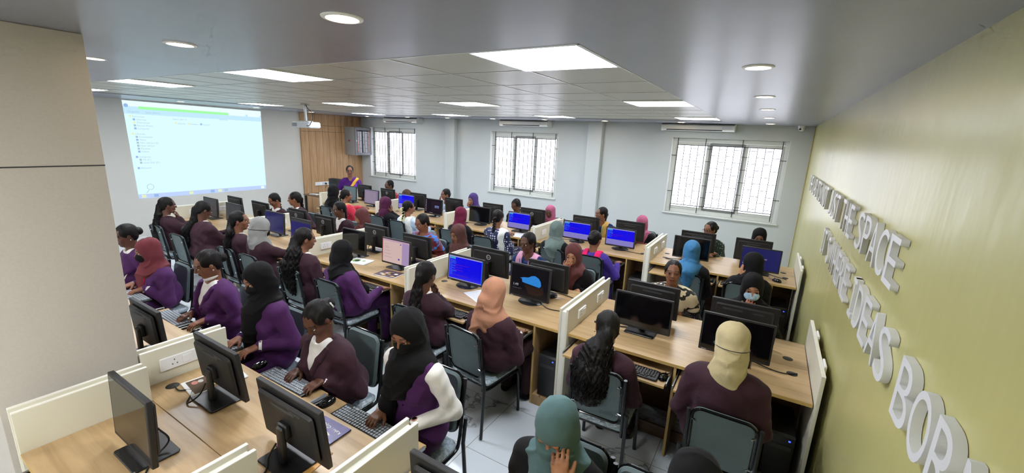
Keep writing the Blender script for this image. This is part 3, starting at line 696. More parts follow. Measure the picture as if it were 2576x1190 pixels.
# ------------------------------------------------------------------ tower computers in the desk bays
def tower(x, y, label):
    a = thing('tower_computer', label, 'computer', (x, y, .091), 0, 'tower computers in the desk bays')
    MB().box((0, 0, .19), (.165, .36, .38), 0, .008).build('case', m_black2, a)
    f = MB().box((0, -.184, .19), (.16, .012, .37), 0, .005).build('front_panel', m_black, a)
    MB().box((.05, -.191, .345), (.012, .003, .008), 0).build('power_light', mat('blue_led', '#1020ff', .4, emit='#2a40ff', es=4), f)
    MB().box((0, -.191, .29), (.13, .002, .03), 0).build('drive_slot', m_slot, f)
    return a
for x, y, t in ((.31, 3.16, 'black tower computer with a blue light under the desk beside the yellow wall'), (-1.37, 3.16, 'black tower computer beside the cream partition post in the middle row'), (-3.07, 3.16, 'black tower computer under the desk left of the curly ponytail partition'),
                (.31, 5.77, 'black tower computer under the window row beside the yellow wall'), (-1.37, 5.77, 'black tower computer under the window row left of the cream post')):
    tower(x, y, t)

# ------------------------------------------------------------------ keyboards and mice
m_key = mat('keycap_black', '#1c1d20', .45); m_keyg = mat('keycap_worn_grey', '#a4adb5', .35)
def make_keyboard(light):
    a = thing('keyboard', '-', 'keyboard')
    MB().prism(rrect(.43, .135, .008, 2), 0, .016, 0, .004).build('case', m_black, a)
    k = MB(); 
    for r in range(6):
        y = .048-.0195*r; x = -.2
        pat = [.017]*21 if r != 5 else [.024, .02, .02, .095, .02, .02, .024, .017, .017, .017, .036, .017]
        for w in pat:
            if x+w > .205: break
            k.box((x+w/2, y, .019), (w-.003, .016, .007), 0, .0015); x += w+.002
    k.build('keys', m_keyg if light else m_key, a)
    return a
def make_mouse():
    a = thing('computer_mouse', '-', 'mouse')
    n = 12; vs = []; fs = []
    prof = [(1, 0), (1.02, .25), (.93, .6), (.7, .88), (.35, 1.)]
    for (r, z) in prof: vs += [(.031*r*cos(2*pi*i/24), .055*r*sin(2*pi*i/24), .034*z*(1-.15*sin(2*pi*i/24))) for i in range(24)]
    vs.append((0, 0, .034))
    for k in range(4):
        for i in range(24): fs.append((k*24+i, k*24+(i+1) % 24, (k+1)*24+(i+1) % 24, (k+1)*24+i))
    fs += [(4*24+i, 4*24+(i+1) % 24, len(vs)-1) for i in range(24)]; fs.append(tuple(range(23, -1, -1)))
    MB().add(vs, fs, 0, None, True).build('body', m_gloss, a)
    MB().box((0, .028, .032), (.006, .018, .008), 0, .002).build('wheel', m_slot, a)
    MB().tube(spline([(0, .05, .012), (.01, .09, .006), (.03, .12, .004)]), .002, 0, 5).build('cable', m_black, a)
    return a
kb0 = make_keyboard(False); kb1 = make_keyboard(True); mo0 = make_mouse(); used = set()
def place(proto, loc, rz, label, group):
    o = proto if proto.name not in used and not used.add(proto.name) else copy_tree(proto)
    o.location = loc; o.rotation_euler = (0, 0, rz); o['label'] = label; o['group'] = group; return o
KT = .6635
TX = [(.40, 'left seat'), (1.10, 'right seat')]
# ------------------------------------------------------------------ implicit surfaces for people
f4 = np.float32
class SDF:
    """smooth union of tapered capsules and ellipsoids, meshed with surface nets"""
    def __init__(s): s.ops = []; s.lo = np.full(3, 1e9); s.hi = np.full(3, -1e9)
    def _bb(s, lo, hi, grow=True):
        if grow: s.lo = np.minimum(s.lo, lo); s.hi = np.maximum(s.hi, hi)
    def rc(s, a, b, r1, r2=None, k=.02, sub=False, cyl=None):
        r2 = r1 if r2 is None else r2; a = np.array(a, float); b = np.array(b, float); r = max(r1, r2)
        lo = np.minimum(a, b)-r; hi = np.maximum(a, b)+r; s._bb(lo, hi, not sub)
        s.ops.append(('rc', (a, b, r1, r2), k, sub, lo, hi)); return s
    def el(s, c, r, R=None, k=.02, sub=False):
        c = np.array(c, float); r = np.array(r, float); m = r.max() if R is not None else r
        lo = c-m; hi = c+m; s._bb(lo, hi, not sub)
        s.ops.append(('el', (c, r, R), k, sub, lo, hi)); return s
    def cut(s, fn): s.ops.append(('fn', fn, 0, 0, None, None)); return s        # keep where fn < 0
    def disp(s, fn): s.ops.append(('dp', fn, 0, 0, None, None)); return s
    def chain(s, pts, rs, k=.02):
        for i in range(len(pts)-1): s.rc(pts[i], pts[i+1], rs[i], rs[i+1], k)
        return s
    def grid(s, h):
        pad = .035; s.h = h; s.o = s.lo-pad; n = np.ceil((s.hi+pad-s.o)/h).astype(int)+1
        ax = [(s.o[i]+h*np.arange(n[i])).astype(f4) for i in range(3)]
        D = np.full(n, .08, f4)
        for typ, dat, k, sub, lo, hi in s.ops:
            if typ in ('fn', 'dp'):
                X, Y, Z = ax[0][:, None, None], ax[1][None, :, None], ax[2][None, None, :]
                v = dat(X, Y, Z)
                D = np.maximum(D, v).astype(f4) if typ == 'fn' else (D+v).astype(f4)
                continue
            m = k+2.5*h+.004
            i0 = np.maximum(np.floor((lo-m-s.o)/h).astype(int), 0); i1 = np.minimum(np.ceil((hi+m-s.o)/h).astype(int)+1, n)
            if (i1 <= i0).any(): continue
            sl = tuple(slice(i0[i], i1[i]) for i in range(3))
            X, Y, Z = ax[0][sl[0]][:, None, None], ax[1][sl[1]][None, :, None], ax[2][sl[2]][None, None, :]
            if typ == 'rc':
                a, b, r1, r2 = dat; ba = b-a; bb = max(ba @ ba, 1e-9)
                px, py, pz = X-f4(a[0]), Y-f4(a[1]), Z-f4(a[2])
                t = np.clip((px*f4(ba[0])+py*f4(ba[1])+pz*f4(ba[2]))/f4(bb), 0, 1)
                d = np.sqrt((px-t*f4(ba[0]))**2+(py-t*f4(ba[1]))**2+(pz-t*f4(ba[2]))**2)-(f4(r1)+f4(r2-r1)*t)
            else:
                c, r, R = dat; px, py, pz = X-f4(c[0]), Y-f4(c[1]), Z-f4(c[2])
                if R is not None:
                    q = [px*f4(R[0, i])+py*f4(R[1, i])+pz*f4(R[2, i]) for i in range(3)]
                else: q = [px, py, pz]
                k0 = np.sqrt((q[0]/f4(r[0]))**2+(q[1]/f4(r[1]))**2+(q[2]/f4(r[2]))**2)
                k1 = np.sqrt((q[0]/f4(r[0]**2))**2+(q[1]/f4(r[1]**2))**2+(q[2]/f4(r[2]**2))**2)
                d = k0*(k0-1)/np.maximum(k1, 1e-6)
            e = D[sl]
            if sub:
                d = -d; hh = np.maximum(k-np.abs(e-d), 0)/max(k, 1e-5) if k > 0 else 0
                D[sl] = np.maximum(e, d)+hh*hh*k*.25
            else:
                hh = np.maximum(k-np.abs(e-d), 0)/max(k, 1e-5) if k > 0 else 0
                D[sl] = np.minimum(e, d)-hh*hh*k*.25
        s.D = D; return s
    def mesh(s):
        D, h = s.D, s.h; I = D < 0
        n = np.array(D.shape)
        c = [I[dx:n[0]-1+dx, dy:n[1]-1+dy, dz:n[2]-1+dz] for dx in (0, 1) for dy in (0, 1) for dz in (0, 1)]
        anyc = c[0] | c[1] | c[2] | c[3] | c[4] | c[5] | c[6] | c[7]
        allc = c[0] & c[1] & c[2] & c[3] & c[4] & c[5] & c[6] & c[7]
        ac = anyc & ~allc
        ii = np.argwhere(ac)
        idx = np.full(ac.shape, -1, np.int32); idx[ac] = np.arange(len(ii))
        S = np.zeros((len(ii), 3)); C = np.zeros(len(ii))
        for ed in range(3):
            o1, o2 = [(1, 2), (0, 2), (0, 1)][ed]
            for a in (0, 1):
                for b in (0, 1):
                    p = np.zeros(3, int); p[o1] = a; p[o2] = b; q = p.copy(); q[ed] = 1
                    A = D[ii[:, 0]+p[0], ii[:, 1]+p[1], ii[:, 2]+p[2]]; B = D[ii[:, 0]+q[0], ii[:, 1]+q[1], ii[:, 2]+q[2]]
                    m = (A < 0) != (B < 0); t = np.where(m, A/np.where(m, A-B, 1), 0)
                    P = np.tile(p.astype(float), (len(ii), 1)); P[:, ed] += t
                    S += P*m[:, None]; C += m
        V = (ii+S/np.maximum(C, 1)[:, None])*h+s.o
        F = []
        for ed in range(3):
            o1, o2 = [(1, 2), (2, 0), (0, 1)][ed]
            sl0 = [slice(0, None)]*3; sl1 = [slice(0, None)]*3; sl0[ed] = slice(0, -1); sl1[ed] = slice(1, None)
            A = I[tuple(sl0)]; B = I[tuple(sl1)]; ch = A != B
            E = np.argwhere(ch); E = E[(E[:, o1] > 0) & (E[:, o2] > 0)]
            inn = A[E[:, 0], E[:, 1], E[:, 2]]
            ok = np.ones(len(E), bool)
            for o in (o1, o2): ok &= E[:, o] < ac.shape[o]
            E = E[ok]; inn = inn[ok]
            def cell(a, b):
                q = E.copy(); q[:, o1] -= a; q[:, o2] -= b; return idx[q[:, 0], q[:, 1], q[:, 2]]
            v = np.stack([cell(1, 1), cell(0, 1), cell(0, 0), cell(1, 0)], 1)
            v[~inn] = v[~inn][:, ::-1]
            F.append(v[(v >= 0).all(1)])
        return V, np.concatenate(F)
    def obj(s, name, mats, parent, h, col=None, relax=1):
        s.grid(h); V, F = s.mesh()
        if relax and len(V):
            for _ in range(relax):
                acc = np.zeros_like(V); cnt = np.zeros(len(V))
                for a in range(4):
                    b = (a+1) % 4
                    np.add.at(acc, F[:, a], V[F[:, b]]); np.add.at(cnt, F[:, a], 1); np.add.at(acc, F[:, b], V[F[:, a]]); np.add.at(cnt, F[:, b], 1)
                V = V*.5+.5*acc/np.maximum(cnt, 1)[:, None]
        me = bpy.data.meshes.new(name)
        me.vertices.add(len(V)); me.vertices.foreach_set('co', V.astype(f4).ravel())
        me.loops.add(F.size); me.loops.foreach_set('vertex_index', F.astype(np.int32).ravel())
        me.polygons.add(len(F)); me.polygons.foreach_set('loop_start', np.arange(0, F.size, 4, dtype=np.int32))
        me.polygons.foreach_set('use_smooth', np.ones(len(F), bool))
        for m in (mats if isinstance(mats, list) else [mats]): me.materials.append(m)
        me.update(calc_edges=True)
        if col is not None:
            at = me.color_attributes.new('tint', 'FLOAT_COLOR', 'POINT'); c = np.ones((len(V), 4), f4); c[:, :3] = col(V); at.data.foreach_set('color', c.ravel())
        o = bpy.data.objects.new(name, me); COL.objects.link(o); o.parent = parent
        return o
    def yfront(s, x, z, back=False):
        """surface y of the meshed field on the column (x, z)"""
        i = int(round((x-s.o[0])/s.h)); k = int(round((z-s.o[2])/s.h))
        if not (0 <= i < s.D.shape[0] and 0 <= k < s.D.shape[2]): return None
        w_ = np.where(s.D[i, :, k] < 0)[0]
        if len(w_) == 0: return None
        return s.o[1]+s.h*((w_[0]-.5) if back else (w_[-1]+.5))

def Rx(a): return np.array([[1, 0, 0], [0, cos(a), -sin(a)], [0, sin(a), cos(a)]])
def Ry(a): return np.array([[cos(a), 0, sin(a)], [0, 1, 0], [-sin(a), 0, cos(a)]])
def Rz(a): return np.array([[cos(a), -sin(a), 0], [sin(a), cos(a), 0], [0, 0, 1]])
def unit(v): v = np.array(v, float); return v/max(np.linalg.norm(v), 1e-9)
def lerp(a, b, t): return np.array(a, float)*(1-t)+np.array(b, float)*t

# fabrics and skin
def fabric(name, c, rough=.8, sheen=.04, bump=.25, scale=260, var=.08):
    if name in _M: return _M[name]
    m, nt, b = nodes(name); tc = N(nt, 'TexCoord')
    n = N(nt, 'TexNoise'); n.inputs['Scale'].default_value = 7; n.inputs['Detail'].default_value = 6; nt.links.new(tc.outputs['Object'], n.inputs['Vector'])
    cc = lin(c); r = ramp(nt, [(.3, tuple(v*(1-var*2) for v in cc[:3])), (.7, tuple(min(1, v*(1+var*2)) for v in cc[:3]))]); nt.links.new(n.outputs[0], r.inputs[0]); nt.links.new(r.outputs[0], b.inputs['Base Color'])
    n2 = N(nt, 'TexNoise'); n2.inputs['Scale'].default_value = scale; nt.links.new(tc.outputs['Object'], n2.inputs['Vector'])
    bp = N(nt, 'Bump'); bp.inputs['Strength'].default_value = bump; bp.inputs['Distance'].default_value = .003
    nt.links.new(n2.outputs[0], bp.inputs['Height'])
    n4 = N(nt, 'TexNoise'); n4.inputs['Scale'].default_value = 8; n4.inputs['Detail'].default_value = 3; n4.inputs['Distortion'].default_value = 1.8; nt.links.new(tc.outputs['Object'], n4.inputs['Vector'])
    bp4 = N(nt, 'Bump'); bp4.inputs['Strength'].default_value = .35; bp4.inputs['Distance'].default_value = .012
    nt.links.new(n4.outputs[0], bp4.inputs['Height']); nt.links.new(bp.outputs[0], bp4.inputs['Normal']); nt.links.new(bp4.outputs[0], b.inputs['Normal'])
    b.inputs['Roughness'].default_value = rough; b.inputs['Sheen Weight'].default_value = sheen; b.inputs['Specular IOR Level'].default_value = .25
    return m
def pattern(name, base, dot, scale=28, size=.28, third=None, kind='dots'):
    if name in _M: return _M[name]
    m, nt, b = nodes(name); tc = N(nt, 'TexCoord')
    if kind == 'dots':
        v = N(nt, 'TexVoronoi'); v.inputs['Scale'].default_value = scale; v.inputs['Randomness'].default_value = .25 if third is None else 1.
        nt.links.new(tc.outputs['Object'], v.inputs['Vector'])
        r = ramp(nt, [(0, lin(dot)), (size, lin(dot)), (size+.02, lin(base)), (1, lin(base))], 'CONSTANT')
        nt.links.new(v.outputs['Distance'], r.inputs[0]); out = r.outputs[0]
        if third:
            v2 = N(nt, 'TexVoronoi'); v2.inputs['Scale'].default_value = scale*.6; nt.links.new(tc.outputs['Object'], v2.inputs['Vector'])
            r2 = ramp(nt, [(0, (1, 1, 1)), (.2, (1, 1, 1)), (.22, (0, 0, 0)), (1, (0, 0, 0))], 'CONSTANT'); nt.links.new(v2.outputs['Distance'], r2.inputs[0])
            mx = N(nt, 'MixRGB'); nt.links.new(r2.outputs[0], mx.inputs[0]); nt.links.new(out, mx.inputs[1]); mx.inputs[2].default_value = lin(third); out = mx.outputs[0]
    else:
        n = N(nt, 'TexNoise'); n.inputs['Scale'].default_value = scale; n.inputs['Detail'].default_value = 2; nt.links.new(tc.outputs['Object'], n.inputs['Vector'])
        r = ramp(nt, [(0, lin(base)), (.47, lin(dot)), (.56, lin(third or base))], 'CONSTANT'); nt.links.new(n.outputs[0], r.inputs[0]); out = r.outputs[0]
    nt.links.new(out, b.inputs['Base Color']); b.inputs['Roughness'].default_value = .75; b.inputs['Sheen Weight'].default_value = .2
    return m
def skin(name, c):
    if name in _M: return _M[name]
    m, nt, b = nodes(name); at = N(nt, 'VertexColor'); at.layer_name = 'tint'
    tc = N(nt, 'TexCoord'); n = N(nt, 'TexNoise'); n.inputs['Scale'].default_value = 30; nt.links.new(tc.outputs['Object'], n.inputs['Vector'])
    cc = lin(c); r = ramp(nt, [(.3, tuple(v*.88 for v in cc[:3])), (.7, tuple(v*1.12 for v in cc[:3]))]); nt.links.new(n.outputs[0], r.inputs[0])
    mx = N(nt, 'MixRGB', blend_type='MULTIPLY'); mx.inputs[0].default_value = 1; nt.links.new(r.outputs[0], mx.inputs[1]); nt.links.new(at.outputs[0], mx.inputs[2])
    nt.links.new(mx.outputs[0], b.inputs['Base Color']); b.inputs['Roughness'].default_value = .5
    return m
def hairmat(name='black_hair', c='#0d0a0a'):
    if name in _M: return _M[name]
    m, nt, b = nodes(name); tc = N(nt, 'TexCoord'); mp = N(nt, 'Mapping'); mp.inputs['Scale'].default_value = (90, 90, 14); nt.links.new(tc.outputs['Object'], mp.inputs[0])
    n = N(nt, 'TexNoise'); n.inputs['Scale'].default_value = 1.5; n.inputs['Detail'].default_value = 4; nt.links.new(mp.outputs[0], n.inputs['Vector'])
    r = ramp(nt, [(.35, lin('#040303')), (.8, lin('#191413'))]); nt.links.new(n.outputs[0], r.inputs[0]); nt.links.new(r.outputs[0], b.inputs['Base Color'])
    bp = N(nt, 'Bump'); bp.inputs['Strength'].default_value = .6; bp.inputs['Distance'].default_value = .004; nt.links.new(n.outputs[0], bp.inputs['Height']); nt.links.new(bp.outputs[0], b.inputs['Normal'])
    b.inputs['Roughness'].default_value = .55; b.inputs['Specular IOR Level'].default_value = .25
    return m
SK = {'d': skin('skin_deep_brown', '#5f3d2f'), 'm': skin('skin_brown', '#8a5c45'), 'l': skin('skin_tan', '#b07b5c')}
HAIR = hairmat()
m_eyew = mat('eye_white', '#d8d2cc', .2); m_iris = mat('eye_iris', '#120a07', .12); m_gold = mat('gold', '#c9963e', .25, 1.)
F_ = fabric
FAB = dict(purple=F_('plum_purple_blazer_cloth', '#4b2358'), maroon=F_('dark_maroon_blazer_cloth', '#3a212c'), black=F_('black_robe_cloth', '#0c0c11', .85), blackh=F_('black_scarf_cloth', '#0a0a0d', .85, .02),
           white=F_('white_shirt_cloth', '#e4e2de', .7, .1), purpletrouser=F_('plum_trouser_cloth', '#341440'), maroontrouser=F_('maroon_trouser_cloth', '#2c171d'),
           maroonh=F_('maroon_scarf_cloth', '#6e3038'), greyh=F_('light_grey_scarf_cloth', '#929391'), tanh=F_('tan_scarf_cloth', '#b27f65'), creamh=F_('cream_scarf_cloth', '#bfb088'), brownh=F_('brown_scarf_cloth', '#5e3333'),
           brown2h=F_('cocoa_scarf_cloth', '#5a3a36'), plumh=F_('plum_scarf_cloth', '#4e1c3c'), wineh=F_('wine_scarf_cloth', '#641434'), greenh=F_('sage_green_scarf_cloth', '#526e6f'), greygreenh=F_('grey_green_scarf_cloth', '#667672'),
           blueh=F_('blue_scarf_cloth', '#38709c'), pinkh=F_('pink_scarf_cloth', '#b25f80'), violeth=F_('violet_scarf_cloth', '#4e3a78'), navy=F_('navy_kurta_cloth', '#142a5c'), lightblue=F_('pale_blue_kurta_cloth', '#b7cbe2'),
           pinkd=F_('pale_pink_dupatta', '#e3a8c8'), yellowd=F_('mustard_dupatta', '#cfa95e'), whited=F_('white_dupatta', '#dfe3e0'), magenta=F_('magenta_dupatta', '#e01a64'), violetk=F_('violet_kurta_cloth', '#43308c'), brownfl=F_('olive_brown_scarf', '#4c3a30'),
           purples=F_('bright_purple_saree', '#6a2ab4', .5), yellows=F_('golden_saree_border', '#d9a52a', .5), orange=F_('orange_saree_fall', '#c9622c'), purplebl=F_('purple_blouse', '#4a1470'), tancloth=F_('tan_trouser', '#8b7460'),
           dots=pattern('navy_white_polka_dots', '#111a48', '#d9dce8', 30, .30), floralbk=pattern('black_white_floral', '#12121c', '#b9b9b4', 55, .22), floralcr=pattern('cream_black_shawl', '#d8c9a4', '#15130f', 9, .2, '#d8c9a4', 'n'),
           floralred=pattern('red_white_floral', '#a31a34', '#d9c9c9', 45, .26), redk=pattern('red_kurta_print', '#c01438', '#e0b8b8', 22, .12), saree=pattern('blue_maroon_ikat', '#6e2030', '#2b74c8', 11, .2, '#6e2030', 'n'),
           marooncl=F_('brick_maroon_blouse', '#6e2a2a'), floralgr=pattern('dark_green_floral', '#16302a', '#b5a878', 36, .25))

def ik(A, W, l1, l2, hint):
    A = np.array(A, float); W = np.array(W, float); d = W-A; L = np.linalg.norm(d); mx = (l1+l2)*.995
    if L > mx: W = A+d*mx/L; d = W-A; L = mx
    u = d/L; a = (l1*l1-l2*l2+L*L)/(2*L); hh = math.sqrt(max(l1*l1-a*a, 0))
    hint = np.array(hint, float); n = hint-u*(hint @ u); n = unit(n)
    return A+u*a+n*hh, W
def hand(S, W, fwd, nrm, side, curl=.35, sc=1.):
    """palm and five fingers; fwd = direction of the fingers, nrm = back of the hand, side=+1 when the thumb lies on +(fwd x nrm)"""
    f = unit(fwd); n = unit(np.array(nrm)-f*(np.array(nrm) @ f)); t = np.cross(f, n)*side
    W = np.array(W, float); S.rc(W-f*.01, W+f*.03, .023*sc, .022*sc, .015)
    for i, (off, ln, r, c0) in enumerate(((.028, .068, .0082, .0), (.0095, .076, .0084, .05), (-.0095, .07, .0082, .08), (-.027, .055, .0074, .12))):
        base = W+(f*(.078-.004*abs(i-1.3))+t*off)*sc
        S.rc(W+(f*.02+t*off*.55)*sc, base, .0145*sc, .0105*sc, .012)
        p = base; cu = curl+c0; ang = cu*.5; sp = t*(off*.9)
        for j, q in enumerate((.45, .31, .24)):
            d = unit(f*cos(ang)-n*sin(ang)+sp*3*(j == 0)); e = p+d*ln*q*sc
            S.rc(p, e, r*(1-.08*j)*sc, r*(1-.08*(j+1))*sc, .004); p = e; ang += cu
    b = W+(f*.022+t*.026-n*.004)*sc; m = b+unit(f*.7+t*.75-n*.25)*.036*sc; e = m+unit(f*.9+t*.3-n*.35-n*curl*.3)*.03*sc
    S.rc(b, m, .0125*sc, .0105*sc, .012); S.rc(m, e, .0105*sc, .0085*sc, .004)

def fold(amp, ph=0.):
    return lambda X, Y, Z: (amp*(np.sin(48*Z+ph+5*np.sin(13*X+7*Y+ph))*.5+np.sin(34*(X+Y)+26*Z+2*ph+3*np.sin(17*Z))*.5)).astype(f4)
def curls(amp, fq=150):
    return lambda X, Y, Z: (amp*(np.sin(fq*X+3*np.sin(60*Z))*np.sin(fq*Y+2.)*.5+np.sin(fq*.8*Z+4*np.sin(50*X+40*Y))*.6)).astype(f4)

ARMS = {  # wrist target in body frame (x outward positive), fingers, back of hand, curl ; c = relative to the head
    'key': ((.12, .275, .722), (-.15, 1, -.12), (0, 0, 1), .45), 'mouse': ((.25, .29, .715), (.0, 1, -.1), (0, 0, 1), .3),
    'lap': ((.08, .22, .62), (-.3, 1, -.1), (0, 0, 1), .4), 'desk': ((.1, .36, .80), (-.5, 1, -.05), (0, 0, 1), .5),
    'side': ((.24, .08, .62), (0, .4, -1), (1, 0, 0), .4)}
def person(label, head, yh, yp, face, outfit, cover, skin_='m', yaw=0, pitch=18, roll=0, L='key', R='key', bulk=1., hres=.007, dx=0, stand=False, acc=(), tp=None, zoff=0, group=None, scl=1.):
    Wp = np.array(at_y(head[0], head[1], yh)); Wp[2] += zoff
    rz = 0 if face > 0 else pi
    if stand: rz = face
    org = np.array([Wp[0]+dx, yp, 0]); a = thing('person', label, 'person', tuple(org), rz, group)
    a.scale = (scl,)*3; Hl = Rz(-rz) @ (Wp-org)/scl
    Rh = Rz(radians(yaw)) @ Rx(-radians(pitch)) @ Ry(radians(roll))
    hs = .98
    hp = lambda x, y, z: Hl+Rh @ (np.array([x, y, z])*hs)
    fx = lambda *r: np.array(r)*hs
    pz = .555 if not stand else Hl[2]-.62
    P0 = np.array([0, 0, pz]); Nk = Hl+np.array([0, -.035, -.185]); Nk[0] = Hl[0]*.85
    Ch = lerp(P0, Nk, .66)+np.array([0, -.012, 0]); Be = lerp(P0, Nk, .3)+np.array([0, -.012, 0])
    lean = math.atan2(Nk[1]-P0[1], Nk[2]-P0[2]); Rt = Rx(-lean)
    th = Nk[2]-pz; sw = .158*(.6+.4*bulk)
    sh = {s_: Nk+Rt @ np.array([s_*sw, -.005, -.055]) for s_ in (-1, 1)}
    if stand: hips = {s_: (s_*.085, 0, pz-.02) for s_ in (-1, 1)}; knee = {s_: (s_*.09, .01, pz*.5) for s_ in (-1, 1)}; ank = {s_: (s_*.09, -.01, .08) for s_ in (-1, 1)}
    else: hips = {s_: (s_*.08, .02, .535) for s_ in (-1, 1)}; knee = {s_: (s_*.095, .40, .515) for s_ in (-1, 1)}; ank = {s_: (s_*.10, .37, .10) for s_ in (-1, 1)}
    # arms
    el_, wr = {}, {}; hd = {}
    for s_, spec in ((-1, L), (1, R)):
        c_ = ARMS.get(spec) if isinstance(spec, str) else None
        if spec == 'cheek': w_ = hp(s_*.062, .085, -.135); fd = Rh @ np.array([s_*.0, .0, 1.]); nn = Rh @ np.array([s_*.75, .65, 0]); cu = .45
        elif spec == 'maskhand': w_ = hp(s_*.03, .16, -.17); fd = Rh @ np.array([-s_*.25, -.25, 1.]); nn = Rh @ np.array([s_*.3, 1, .1]); cu = .55
        elif spec == 'mouth': w_ = hp(s_*.045, .135, -.125); fd = Rh @ np.array([-s_*.4, -.1, 1.]); nn = Rh @ np.array([s_*.3, 1, .1]); cu = .55
        elif spec == 'chin': w_ = hp(s_*.05, .12, -.17); fd = Rh @ np.array([-s_*.3, -.25, 1.]); nn = Rh @ np.array([s_*.3, 1, 0]); cu = 1.1
        elif spec == 'temple': w_ = hp(s_*.078, .125, -.03)+np.array([0, .03, -.055]); fd = np.array([-s_*.12, -.2, 1.]); nn = np.array([s_*.35, 1, .35]); cu = .7
        else:
            t_, fd, nn, cu = c_ if c_ else spec
            w_ = np.array([s_*t_[0]+Hl[0]*.3, t_[1], t_[2]]); fd = np.array([s_*fd[0], fd[1], fd[2]]); nn = np.array([s_*nn[0], nn[1], nn[2]])
        up = spec in ('cheek', 'mouth', 'chin', 'temple', 'maskhand')
        e, w_ = ik(sh[s_], w_, .255, .235, (s_*.5, .25 if up else -.55, -1.))
        if up and not stand and e[2] < .76: e[2] = max(e[2], .74)
        el_[s_] = e; wr[s_] = w_; hd[s_] = (fd, nn, cu)
    # ---- body: one continuous skin surface
    B = SDF()
    B.el(hp(0, -.008, .028), fx(.071, .089, .080), Rh, .02).el(hp(0, .022, -.022), fx(.058, .066, .082), Rh, .03).el(hp(0, .038, -.068), fx(.040, .040, .032), Rh, .03)
    B.el(hp(0, .066, -.090), fx(.018, .014, .013), Rh, .02)
    for s_ in (-1, 1):
        B.el(hp(s_*.034, .064, -.026), fx(.020, .018, .020), Rh, .02)
        B.el(hp(s_*.031, .095, .005), fx(.017, .011, .0105), Rh, .008, True)
        B.el(hp(s_*.072, -.002, -.008), fx(.007, .017, .029), Rh, .006)
        B.el(hp(s_*.010, .096, -.026), fx(.0085, .009, .0075), Rh, .006)
    for s_ in (-1, 1): B.el(hp(s_*.031, .0815, .0125), fx(.017, .0125, .0062), Rh, .004).el(hp(s_*.031, .0815, -.0045), fx(.016, .0105, .005), Rh, .004)
    B.el(hp(0, .078, .026), fx(.046, .012, .008), Rh, .014)
    B.rc(hp(0, .086, .010), hp(0, .104, -.021), .0065*hs, .0105*hs, .010)
    B.el(hp(0, .088, -.0505), fx(.021, .010, .0052), Rh, .004).el(hp(0, .086, -.0605), fx(.018, .0105, .0062), Rh, .004)
    B.rc(hp(0, -.018, -.06), Nk+np.array([0, .0, .01]), .048, .052, .03)
    def torso(S, off, k=.05, low=True):
        S.el(Ch, (np.array([.135*bulk, .098*bulk, .17*th/.42])+off), Rt, k)
        S.el(Be, (np.array([.125*bulk, .105*bulk, .15])+off), Rt, k)
        S.rc(sh[-1]*.72+Nk*.28, sh[1]*.72+Nk*.28, .052+off, .052+off, k)
        for s_ in (-1, 1): S.el(Ch+Rt @ np.array([s_*.062, .070*bulk, -.01]), np.array([.055, .045, .055])*bulk+off, Rt, .03)
        if low: S.el(P0, np.array([.162*bulk, .125*bulk, .10])+off, None, k)
    def arm(S, off, end=1., k=.03, start=0.):
        for s_ in (-1, 1):
            e, w_ = el_[s_], wr[s_]
            S.rc(sh[s_], e, (.047+off)*(.8+.2*bulk), (.038+off)*(.8+.2*bulk), k); S.rc(e, lerp(e, w_, end), .036+off, (.036+off)*(1-end)+(.025+off)*end, k)
    torso(B, -.012); arm(B, -.006)
    for s_ in (-1, 1): hand(B, wr[s_], hd[s_][0], hd[s_][1], -s_, hd[s_][2])
    for s_ in (-1, 1):
        B.rc(hips[s_], knee[s_], .075, .052, .03).rc(knee[s_], ank[s_], .046, .034, .02)
        B.rc(np.array(ank[s_])+(0, -.02, -.045), np.array(ank[s_])+(s_*.01, .13, -.062), .034, .024, .02)
    Ri = Rh.T
    def paint(V):
        q = (V-Hl) @ Rh/hs; c = np.ones((len(V), 3))
        f = q[:, 1] > .05
        lip = f & (np.abs(q[:, 0]) < .024) & (q[:, 2] > -.069) & (q[:, 2] < -.044-.004*np.abs(q[:, 0])/.02); c[lip] = (.85, .45, .45)
        mouth = f & (np.abs(q[:, 0]) < .022) & (np.abs(q[:, 2]+.0555) < .0022); c[mouth] = (.3, .15, .15)
        ax = np.abs(q[:, 0]); bz = .031-.5*np.maximum(ax-.038, 0)*.6
        br = f & (ax > .012) & (ax < .052) & (np.abs(q[:, 2]-bz) < .0042); c[br] = (.15, .12, .12)
        ey = f & (np.abs(ax-.031) < .02) & (np.abs(q[:, 2]-.008) < .011); c[ey & ~br] = (.62, .55, .52)
        return c
    bodyo = B.obj('body', SK[skin_], a, hres, paint)
    # eyes
    if cover not in ('hijabback',):
        for s_ in (-1, 1):
            e = MB(); n = 14; c0 = hp(s_*.031, .0815, .0045)
            vs = []; fs = []; mi = []
            for r in range(9):
                pa = pi*r/8
                pa = pi*(r/8)**1.25
                vs += [(.0125*sin(pa)*cos(2*pi*i/n)*1.15, .0125*cos(pa)*.85, .0125*sin(pa)*sin(2*pi*i/n)*.72) for i in range(n)]
            for r in range(8):
                for i in range(n):
                    e.f.append((r*n+i, r*n+(i+1) % n, (r+1)*n+(i+1) % n, (r+1)*n+i)); e.m.append(1 if r < 3 else 0); e.sm.append(True)
            e.v = [tuple(c0+Rh @ (np.array(v)*hs)) for v in vs]
            e.build('eye', [m_eyew, m_iris], a)
    # ---- clothes
    O = outfit; top_mat = FAB[O[1]]; low_mat = FAB[O[2]]
    ph = (abs(hash(label)) % 100)/16. if False else len(label)*.7
    Tn = SDF(); vneck = O[0] in ('blazer', 'vest')
    off = .02 if O[0] != 'vest' else .012
    torso(Tn, off)
    if O[0] == 'vest': pass
    else: arm(Tn, .013, .93 if O[0] in ('blazer', 'abaya') else (.78 if O[0] == 'kurta' else .0), k=.035) if O[0] != 'short' else [Tn.rc(sh[s_], lerp(sh[s_], el_[s_], .8), .06, .055, .035) for s_ in (-1, 1)]
